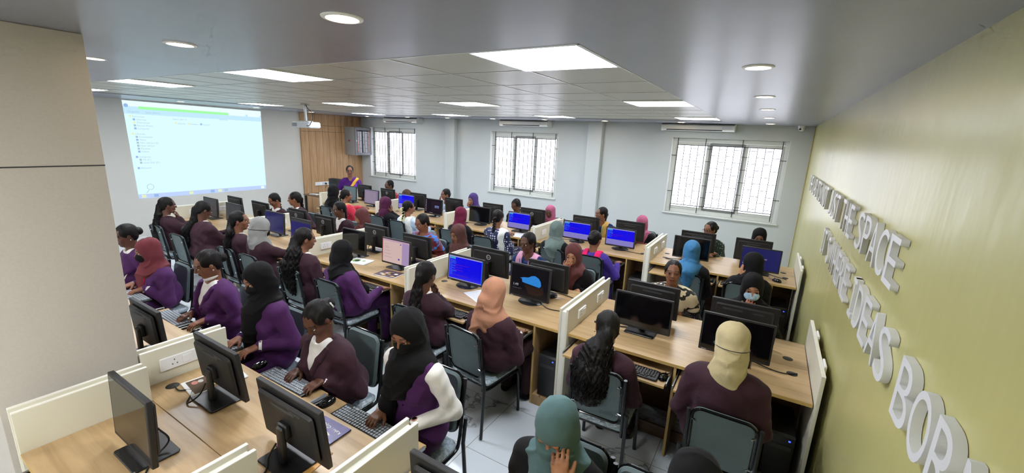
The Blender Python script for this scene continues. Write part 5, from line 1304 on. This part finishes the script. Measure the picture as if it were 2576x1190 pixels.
if True:
    # middle row, window side, facing the camera
    P_('D', 'person in dark blazer with braided hair looking down, beside the projected picture', (690, 503), BZ, ('braid', .05, .3), pitch=32, yaw=0, skin_='m', acc=('open',), chair='chair of the looking-down student in front of the white wall')
    P_('D', 'person in dark blazer with long ponytail facing left, before the oak cladding', (741, 500), BZ, ('wavy', .10, .34), pitch=8, yaw=-38, skin_='m', chair='chair of the ponytail student before the oak cladding')
    P_('D', 'person in dark blazer and white collar, hair tied, looking sideways at a screen', (853, 526), BZ, ('pony', .05, .2), pitch=14, yaw=-8, skin_='d', acc=('open',), chair='chair behind the dark blazer and white collar')
    P_('D', 'person in brown headscarf leaning left, beside the red tunic', (910, 545), ('kurta', 'brown2h', 'black'), ('hijab', 'brownh'), pitch=22, yaw=-25, skin_='l', chair='chair of the brown headscarf beside the red tunic')
    P_('D', 'person in blue and maroon saree with a lanyard, looking down', (1062, 560), ('short', 'marooncl', 'marooncl'), ('braid', .07, .25), pitch=22, yaw=-12, skin_='m', acc=(('shawl', 'saree'), ('lanyard', '#3a6fc0')), chair='chair of the student in blue and maroon saree')
    P_('D', 'person in cocoa headscarf and black robe with a white name badge', (1152, 588), AB, ('hijab', 'brown2h', 'long'), pitch=18, yaw=-10, skin_='m', L='desk', R='key', acc=('badge',), chair='chair of the cocoa headscarf with name badge')
    P_('D', 'person in navy tunic with pale pink dupatta, braid and blue lanyard', (1328, 610), ('kurta', 'navy', 'navy'), ('braid', -.08, .28), pitch=12, yaw=-12, skin_='d', acc=(('dupatta', 'pinkd', .04), ('lanyard', '#3a78d0')), chair='chair of the student with pale pink dupatta')
    P_('D', 'person in brown headscarf and black robe, hand over the mouth, gold watch', (1442, 640), AB, ('hijab', 'brownh', 'side'), pitch=16, yaw=6, skin_='l', R='mouth', L='key', acc=('goldR',), chair='chair of the brown headscarf with hand over the mouth')
    P_('D', 'person in black floral top with cream shawl looking up at the camera', (1693, 685), ('kurta', 'floralbk', 'black'), ('bun',), pitch=-2, yaw=10, skin_='m', bulk=1.02, acc=(('shawl', 'floralcr'), ('lanyard', '#3f6fb4')), chair='chair of the student in cream shawl and black floral top')
    P_('D', 'person in black headscarf holding a blue-white face mask with one hand', (1893, 722), AB, ('hijab', 'blackh', 'long'), pitch=20, yaw=6, skin_='l', R='maskhand', L='key', acc=('bluemask',), chair='chair of the masked student in black by the yellow wall')
    # window row, camera side, backs to the camera
    P_('E', 'person in black headscarf and black robe, first of the window row by the oak cladding', (840, 482), AB, ('hijab', 'blackh'), pitch=10, yaw=-10, chair='empty-backed chair under the black headscarf by the oak cladding', cdx=-.05)
    P_('E', 'person in red printed tunic with mustard dupatta and braid', (871, 492), ('kurta', 'redk', 'redk'), ('braid', -.06, .3), pitch=10, yaw=-30, skin_='m', L='desk', R='mouse', acc=(('onefall', 'yellowd', .05, -.15),), dx=-.02, chair='chair of the red printed tunic', cdy=-.06)
    P_('E', 'person in plum headscarf and black robe raising one hand', (971, 512), AB, ('hijab', 'plumh'), pitch=10, yaw=-20, R='cheek', L='key', chair='chair under the plum headscarf', cdx=-.08)
    P_('E', 'person in pale blue tunic and white dupatta with flowers in the braid', (1028, 522), ('kurta', 'lightblue', 'lightblue'), ('braid', -.03, .3), pitch=8, yaw=-30, skin_='m', R='mouse', L='key', acc=(('dupatta', 'whited', .05), 'flowers'), chair='chair under the pale blue tunic', cdx=-.07, cdy=-.06)
    P_('E', 'person in wine-red headscarf and black robe', (1160, 540), AB, ('hijab', 'wineh'), pitch=10, yaw=0, R='key', L='key', chair='chair behind the wine-red headscarf', cdx=-.12)
    P_('E', 'person in navy polka dot tunic with white dupatta', (1253, 547), ('kurta', 'dots', 'dots'), ('braid', .0, .34), pitch=14, yaw=5, skin_='m', R='key', L='desk', acc=(('onefall', 'whited', .14, -.02),), chair='chair under the navy polka dots', cdx=-.12, cdy=-.06)
    P_('E', 'person in grey-green headscarf and black robe, back to the camera', (1402, 578), AB, ('hijab', 'greygreenh', 'tri'), pitch=8, yaw=-22, bulk=1.05, R='key', L='key', chair='chair under the grey-green headscarf')
    P_('E', 'person in violet tunic with magenta dupatta and short braid', (1497, 602), ('kurta', 'violetk', 'violetk'), ('bun',), pitch=12, yaw=-10, skin_='m', R='mouse', L='key', acc=(('dupatta', 'magenta', .035),), chair='chair under the magenta dupatta')
    P_('E', 'person in bright blue headscarf and black robe, hand at the cheek', (1740, 630), AB, ('hijab', 'blueh', 'tri'), pitch=8, yaw=12, bulk=1.1, L='cheek', R='key', skin_='l', chair='chair under the bright blue headscarf')
    P_('E', 'person in black headscarf leaning left with a hand on the cheek, window row', (1893, 662), AB, ('hijab', 'blackh'), pitch=12, yaw=60, bulk=1.02, L='cheek', R='lap', skin_='l', chair='chair of the leaning black headscarf in the window row', cdx=-.05)
    # window row, wall side, facing the camera
    P_('F', 'person with braid and floral red dress below the leftmost window', (979, 466), ('kurta', 'floralred', 'floralred'), ('braid', .09, .2), pitch=6, yaw=-15, skin_='d', chair='chair of the braided student in floral red')
    P_('F', 'person with olive brown scarf bending low behind a monitor', (1024, 488), AB, ('hijab', 'brownfl'), pitch=50, yaw=-25, skin_='m', chair='chair of the bending student in olive brown scarf', zoff=-.02)
    P_('F', 'person with dark ponytail resting the chin on one hand, left of the violet scarf', (1121, 489), ('kurta', 'lightblue', 'navy'), ('pony', .08, .15), pitch=12, yaw=-25, R='mouth', L='desk', skin_='m', chair='chair of the ponytail student with chin on hand')
    P_('F', 'person in violet headscarf with a hand over the mouth', (1190, 501), ('abaya', 'lightblue', 'black'), ('hijab', 'violeth', 'side'), pitch=15, yaw=-8, R='mouth', L='desk', skin_='l', chair='chair of the violet headscarf')
    P_('F', 'person with dark hair, mustard dupatta over black, looking down', (1298, 516), ('kurta', 'black', 'black'), ('braid', -.06, .2), pitch=26, yaw=-8, skin_='d', acc=(('dupatta', 'yellowd', .05),), chair='chair of the mustard and black student')
    P_('F', 'person in pink headscarf with bare face, left of the right pilaster', (1384, 533), AB, ('hijab', 'pinkh', 'long'), pitch=10, yaw=6, skin_='d', chair='chair of the bare-faced pink headscarf')
    P_('F', 'person smiling to the left in mustard dupatta over navy, green lanyard', (1513, 538), ('kurta', 'navy', 'navy'), ('pony', -.05, .1), pitch=4, yaw=-45, skin_='m', acc=(('dupatta', 'yellowd', .045), ('lanyard', '#5fae5a')), chair='chair of the student smiling to the left')
    P_('F', 'person in pink headscarf and black robe with lower face hidden by a monitor', (1615, 561), AB, ('hijab', 'pinkh', 'long'), pitch=28, yaw=4, skin_='l', chair='chair of the pink headscarf under the right window')
    P_('F', 'person in yellow and dark green floral tunic looking left, under the right window', (1787, 577), ('kurta', 'floralgr', 'floralgr'), ('bun',), pitch=10, yaw=-35, skin_='m', L='desk', R='desk', acc=('glasses', ('onefall', 'yellowd', .05)), chair='chair of the yellow and dark green student')
    P_('F', 'person in black headscarf with only the eyes above a monitor, farthest right', (1910, 595), AB, ('hijab', 'blackh'), pitch=20, yaw=4, skin_='m', acc=('mask',), chair='chair of the farthest right black headscarf')
    # the teacher, standing
    tch = person('woman teacher with glasses standing in a bright purple saree with golden border', (880, 430), 6.76, 6.78, -2.35, ('short', 'purplebl', 'purples'), ('bun',), pitch=2, yaw=6, skin_='m', bulk=.98, stand=True, hres=.007, scl=1.12,
                 L=((.20, .30, .86), (-.2, .8, -.5), (.2, 0, 1), .4), R=((.25, .12, .70), (0, .5, -1), (1, 0, 0), .4), acc=(('tsaree',), 'glasses', 'goldL'))
# keyboards and mice on the trays
klab = ['projection end', 'second bay', 'third bay', 'fourth bay', 'bay by the yellow wall']
for i, x in enumerate(SEC):
    for j, xo in enumerate((.52, 1.085)):
        who = ['left', 'right'][j]
        place(kb0, (x+xo, 2.845, KT), rng.uniform(-.04, .04), 'black keyboard on the %s tray of the middle row, %s' % (who, klab[i]), 'black keyboards of the middle row')
        if x > -6: place(mo0, (x+(.765, 1.335)[j], 2.86, KT), rng.uniform(-.2, .2), 'black mouse on the %s tray of the middle row, %s' % (who, klab[i]), 'black mice of the middle row')
        if x > -5:
            place(kb0, (x+xo, 5.45, KT), rng.uniform(-.04, .04), 'black keyboard on the %s tray of the window row, %s' % (who, klab[i]), 'black keyboards of the window row')
            if x > -3: place(mo0, (x+(.765, 1.335)[j], 5.46, KT), rng.uniform(-.2, .2), 'black mouse on the %s tray of the window row, %s' % (who, klab[i]), 'black mice of the window row')
place(mo0, (.24, 5.66, .752), .9, 'black mouse lying on the oak desk top near the yellow wall', None)
for x, t in ((-2.43, 'worn grey keyboard under the hands of the typing woman in maroon blazer'), (-1.72, 'worn grey keyboard under the hands with the rose gold watch'), (-4.05, 'worn grey keyboard under the hands with the black watch'), (-3.3, 'worn grey keyboard under the hands with the blue watch'), (-4.85, 'worn grey keyboard in front of the maroon headscarf')):
    place(kb1, (x, 1.37, KT), pi+rng.uniform(-.05, .05), t, 'worn grey keyboards of the nearest row')
for x, t in ((-2.76, 'black mouse left of the typing woman in maroon blazer'), (-2.04, 'black mouse between the two women at the nearest desk'), (-3.62, 'black mouse beside the hand with the blue watch')):
    place(mo0, (x, 1.37, KT), pi, t, None)

# papers and magazines
def quadM(loc, rz): return Matrix.Translation(loc) @ Matrix.Rotation(rz, 4, 'Z')
a = thing('magazine', 'magazine with a green parrot on a brown cover under the monitor', 'magazine', (-2.66, 1.06, .751), rz=-.12, group=None)
MB().box((0, 0, .004), (.2, .29, .008), 0, .002).build('pages', m_white, a)
s_ = MB().box((0, 0, .0084), (.17, .25, .0008), 0)
for (cx, cy, rx_, ry_, c) in ((.01, .05, .035, .06, 1), (.03, .02, .03, .05, 2), (-.01, .10, .02, .025, 1), (-.045, -.09, .022, .016, 3), (-.045, -.06, .018, .014, 4)):
    s_.prism([(cx+rx_*cos(t), cy+ry_*sin(t)) for t in np.linspace(0, 2*pi, 16)[:-1]], .0088, .0090+.0002*c, c)
s_.build('cover_picture', [mat('brown_print', '#5b4634', .4), mat('parrot_green', '#8fbf3a', .4), mat('parrot_yellow', '#d6d24a', .4), mat('pink_print', '#d08a80', .4), mat('grey_print2', '#c9ccc9', .4)], a)
a = thing('magazine', 'purple magazine with white lettering right of the near monitor', 'magazine', (-1.735, 1.085, .751), rz=.03)
MB().box((0, 0, .004), (.205, .275, .008), 0, .002).build('pages', mat('dark_violet_print', '#2c2446', .4), a)
s_ = MB().box((0, 0, .0084), (.203, .272, .0008), 0)
for poly, c in (([(-.1, -.09), (-.03, -.07), (-.04, .0), (-.1, .02)], 1), ([(-.1, -.135), (.06, -.135), (.0, -.08), (-.1, -.09)], 2), ([(-.08, .02), (-.04, .0), (.0, .02), (-.02, .04), (-.06, .045)], 3), ([(-.02, .05), (.03, .03), (.05, .05), (.0, .065)], 3), ([(.0, -.06), (.05, -.08), (.08, -.05), (.03, -.03)], 3)):
    s_.prism(poly, .0088, .0092, c)
s_.build('cover_picture', [mat('violet_print', '#544a86', .3, noise=(18, .3)), m_white, mat('magenta_print', '#c04090', .4), mat('pale_skin_print', '#d9cfc6', .4)], a)
text_mesh('Kalvi / Gaya', .028, .0003, 'lettering', m_white, a, quadM((.085, .09, .0094), pi-.08))
text_mesh('+ Plus', .016, .0003, 'lettering', m_white, a, quadM((.095, .02, .0094), pi-.08))
a = thing('mouse_pad', 'orange brown printed sheet under the near monitor stand', 'paper', (-1.66, .98, .7515), rz=.2)
MB().box((0, 0, .0008), (.2, .15, .0014), 0).build('sheet', mat('orange_sheet', '#b98a4a', .5, noise=(14, .25)), a); MB().box((0, 0, .0018), (.12, .03, .0006), 0).build('stripe', mat('sheet_stripe', '#d8c49a', .5), a)
a = thing('magazine', 'orange and white glossy magazine with a pen before the pink-page monitor', 'magazine', (-3.37, 3.09, .751), rz=.12)
MB().box((0, 0, .004), (.27, .2, .008), 0, .002).build('pages', m_white, a)
s_ = MB().box((0, 0, .0084), (.265, .195, .0008), 0)
rr = random.Random(4)
for i in range(9):
    cx, cy = rr.uniform(-.08, .1), rr.uniform(-.07, .06); s_.prism([(cx+rr.uniform(.012, .035)*cos(t), cy+rr.uniform(.01, .02)*sin(t)) for t in np.linspace(0, 2*pi, 10)[:-1]], .0088, .009+.0001*i, 1+i % 3)
s_.build('cover_picture', [mat('plum_print', '#4b3540', .35), mat('orange_print', '#d79a3e', .35), m_white, mat('straw_print', '#e3c98a', .35)], a)
a = thing('pen', 'silver pen lying on the orange and white magazine', 'pen', (-3.36, 3.09, .7655), rz=1.2)
MB().cyl((0, 0, 0), .004, .12, 0, 10, .001, M=T(-.06, 0, 0, ry=pi/2)).build('barrel', m_steel, a); MB().lathe([(0, .0), (.0035, 0), (.0005, .015), (0, .015)], 10, M=T(.06, 0, 0, ry=pi/2)).build('tip', m_black, a)
a = thing('magazine', 'white magazine with a green picture beside the black headscarf and purple blazer', 'magazine', (-3.97, 3.20, .751), rz=.2)
MB().box((0, 0, .006), (.26, .2, .012), 0, .002).build('pages', m_white, a)
s_ = MB(); 
for (cx, cy, r, c) in ((-.05, .0, .05, 0), (-.04, 0, .03, 1), (.04, .02, .02, 0)): s_.prism(circ(r, 16, cx, cy), .0121, .0124+.0003*c, c)
s_.build('cover_picture', [mat('lime_print', '#8fb86a', .35), mat('dark_green_print', '#26382a', .35)], a)
def sheet(x, y, rz, label, w=.21, h=.297):
    a = thing('paper_sheet', label, 'paper', (x, y, .7512), rz, 'white paper sheets on the desks')
    MB().box((0, 0, .0007), (w, h, .0012), 0).build('sheet', m_white, a); 
    l_ = MB()
    for k in range(9): l_.box((-.01, .11-.026*k, .0015), (.15, .0018, .0003), 0)
    l_.build('ruled_lines', mat('ruled_grey', '#9aa2aa', .6), a)
sheet(-2.22, 3.17, 1.1, 'white open notebook page left of the tan headscarf'); sheet(-3.25, 5.72, .4, 'white sheet under the half blue monitor near the polka dots'); sheet(-3.05, 5.66, -.5, 'white sheet at the partition by the polka dots')
sheet(-4.95, 3.2, .5, 'white paper near the hand of the grey headscarf'); sheet(-6.1, 3.18, .9, 'white papers right of the looking-right student', .26, .3)
# raised lettering on the yellow wall, one object per letter
m_let = mat('raised_letter_white', '#d8dadd', .45)
def letters(txt, y0, y1, z0, z1, row):
    """word running from y0 towards the camera end y1"""
    n_ = len(txt); L_ = (y0-y1); h = z1-z0
    obs = []
    for i, c_ in enumerate(txt):
        yy = y0-L_*i/n_; wd = L_/n_*.86
        o = text_mesh(c_, 1., .0, 'raised_letter', m_let)
        me = o.data; xs_ = [v.co.x for v in me.vertices]; ys_ = [v.co.y for v in me.vertices]
        sx = wd/(max(xs_)-min(xs_)) if c_ not in "I'" else (.03/(max(xs_)-min(xs_))); hh = h if c_ != "'" else h*.28
        sy = hh/(max(ys_)-min(ys_)); zb_ = z0 if c_ != "'" else z1-hh; x0_ = min(xs_); yb_ = min(ys_)
        bpy.data.objects.remove(o); bpy.data.meshes.remove(me)
        cu = bpy.data.curves.new('t', 'FONT'); cu.body = c_; cu.size = 1; cu.extrude = .0135; cu.resolution_u = 6; cu.offset = -.004
        tmp = bpy.data.objects.new('t', cu); COL.objects.link(tmp); dg = bpy.context.evaluated_depsgraph_get(); dg.update()
        me = bpy.data.meshes.new_from_object(tmp.evaluated_get(dg)); bpy.data.objects.remove(tmp); bpy.data.curves.remove(cu)
        off_ = 0 if c_ not in "I'" else (wd-.03)/2
        Ml = Matrix(((0, 0, -1, 0), (-sx, 0, 0, sx*x0_-off_), (0, sy, 0, -sy*yb_), (0, 0, 0, 1)))
        me.transform(Ml)
        if c_ == 'I':
            bpy.data.meshes.remove(me); iw = wd*.62; cy_ = -wd/2
            tmp = MB().box((0, cy_, h/2), (.027, .028, h)).box((0, cy_, .013), (.0272, iw, .026)).box((0, cy_, h-.013), (.0272, iw, .026)).build('t', m_let); me = tmp.data; bpy.data.objects.remove(tmp)
        me.name = 'raised_letter'; me.materials.clear(); me.materials.append(m_let)
        o = bpy.data.objects.new('raised_letter', me); COL.objects.link(o); o.location = (XR-.0155, yy, zb_)
        order = ['first', 'second', 'third', 'fourth', 'fifth']
        nmch = 'apostrophe' if c_ == "'" else 'letter '+c_
        tag(o, 'raised white %s, %s in the word %s, %s' % (nmch, order[i], txt, row), 'letter', 'raised white letters on the yellow wall')
for w_, y0, y1 in (('THE', 7.24, 6.75), ('LAB', 6.62, 6.1), ('ITS', 5.98, 5.56), ('NOT', 5.42, 4.85), ('JUST', 4.68, 4.0), ('THE', 3.84, 3.30), ('SPACE', 3.12, 2.14)): letters(w_, y0, y1, 1.72, 1.93, 'upper line' if y0 < 7 else 'start of the upper line')
for w_, y0, y1 in (("IT'S", 4.62, 4.02), ('WHERE', 3.92, 3.02), ('IDEAS', 2.90, 1.95), ('BORN', 1.81, 1.05)): letters(w_, y0, y1, 1.385, 1.60, 'lower line')
# ------------------------------------------------------------------ render look
w = bpy.data.worlds.new('world'); scn.world = w; w.use_nodes = True
w.node_tree.nodes['Background'].inputs[0].default_value = (.9, .95, 1, 1); w.node_tree.nodes['Background'].inputs[1].default_value = .6
scn.view_settings.view_transform = 'Standard'; scn.view_settings.look = 'None'; scn.view_settings.exposure = .36; scn.view_settings.gamma = 1
scn.cycles.max_bounces = 6; scn.cycles.diffuse_bounces = 3; scn.cycles.glossy_bounces = 3; scn.cycles.adaptive_threshold = .09; scn.cycles.use_adaptive_sampling = True; scn.cycles.adaptive_min_samples = 12; scn.cycles.transmission_bounces = 2; scn.cycles.sample_clamp_indirect = 6
for x in (-5.5, -1.5):  # unseen fill lamps, added behind the camera to brighten the near end
    l_ = bpy.data.lights.new('rear_fill_light', 'AREA'); l_.energy = 60; l_.shape = 'RECTANGLE'; l_.size = 1.2; l_.size_y = .6; l_.color = (1, .98, .95)
    o = bpy.data.objects.new('rear_fill_light', l_); o.location = (x, -1.2, 2.62); COL.objects.link(o)
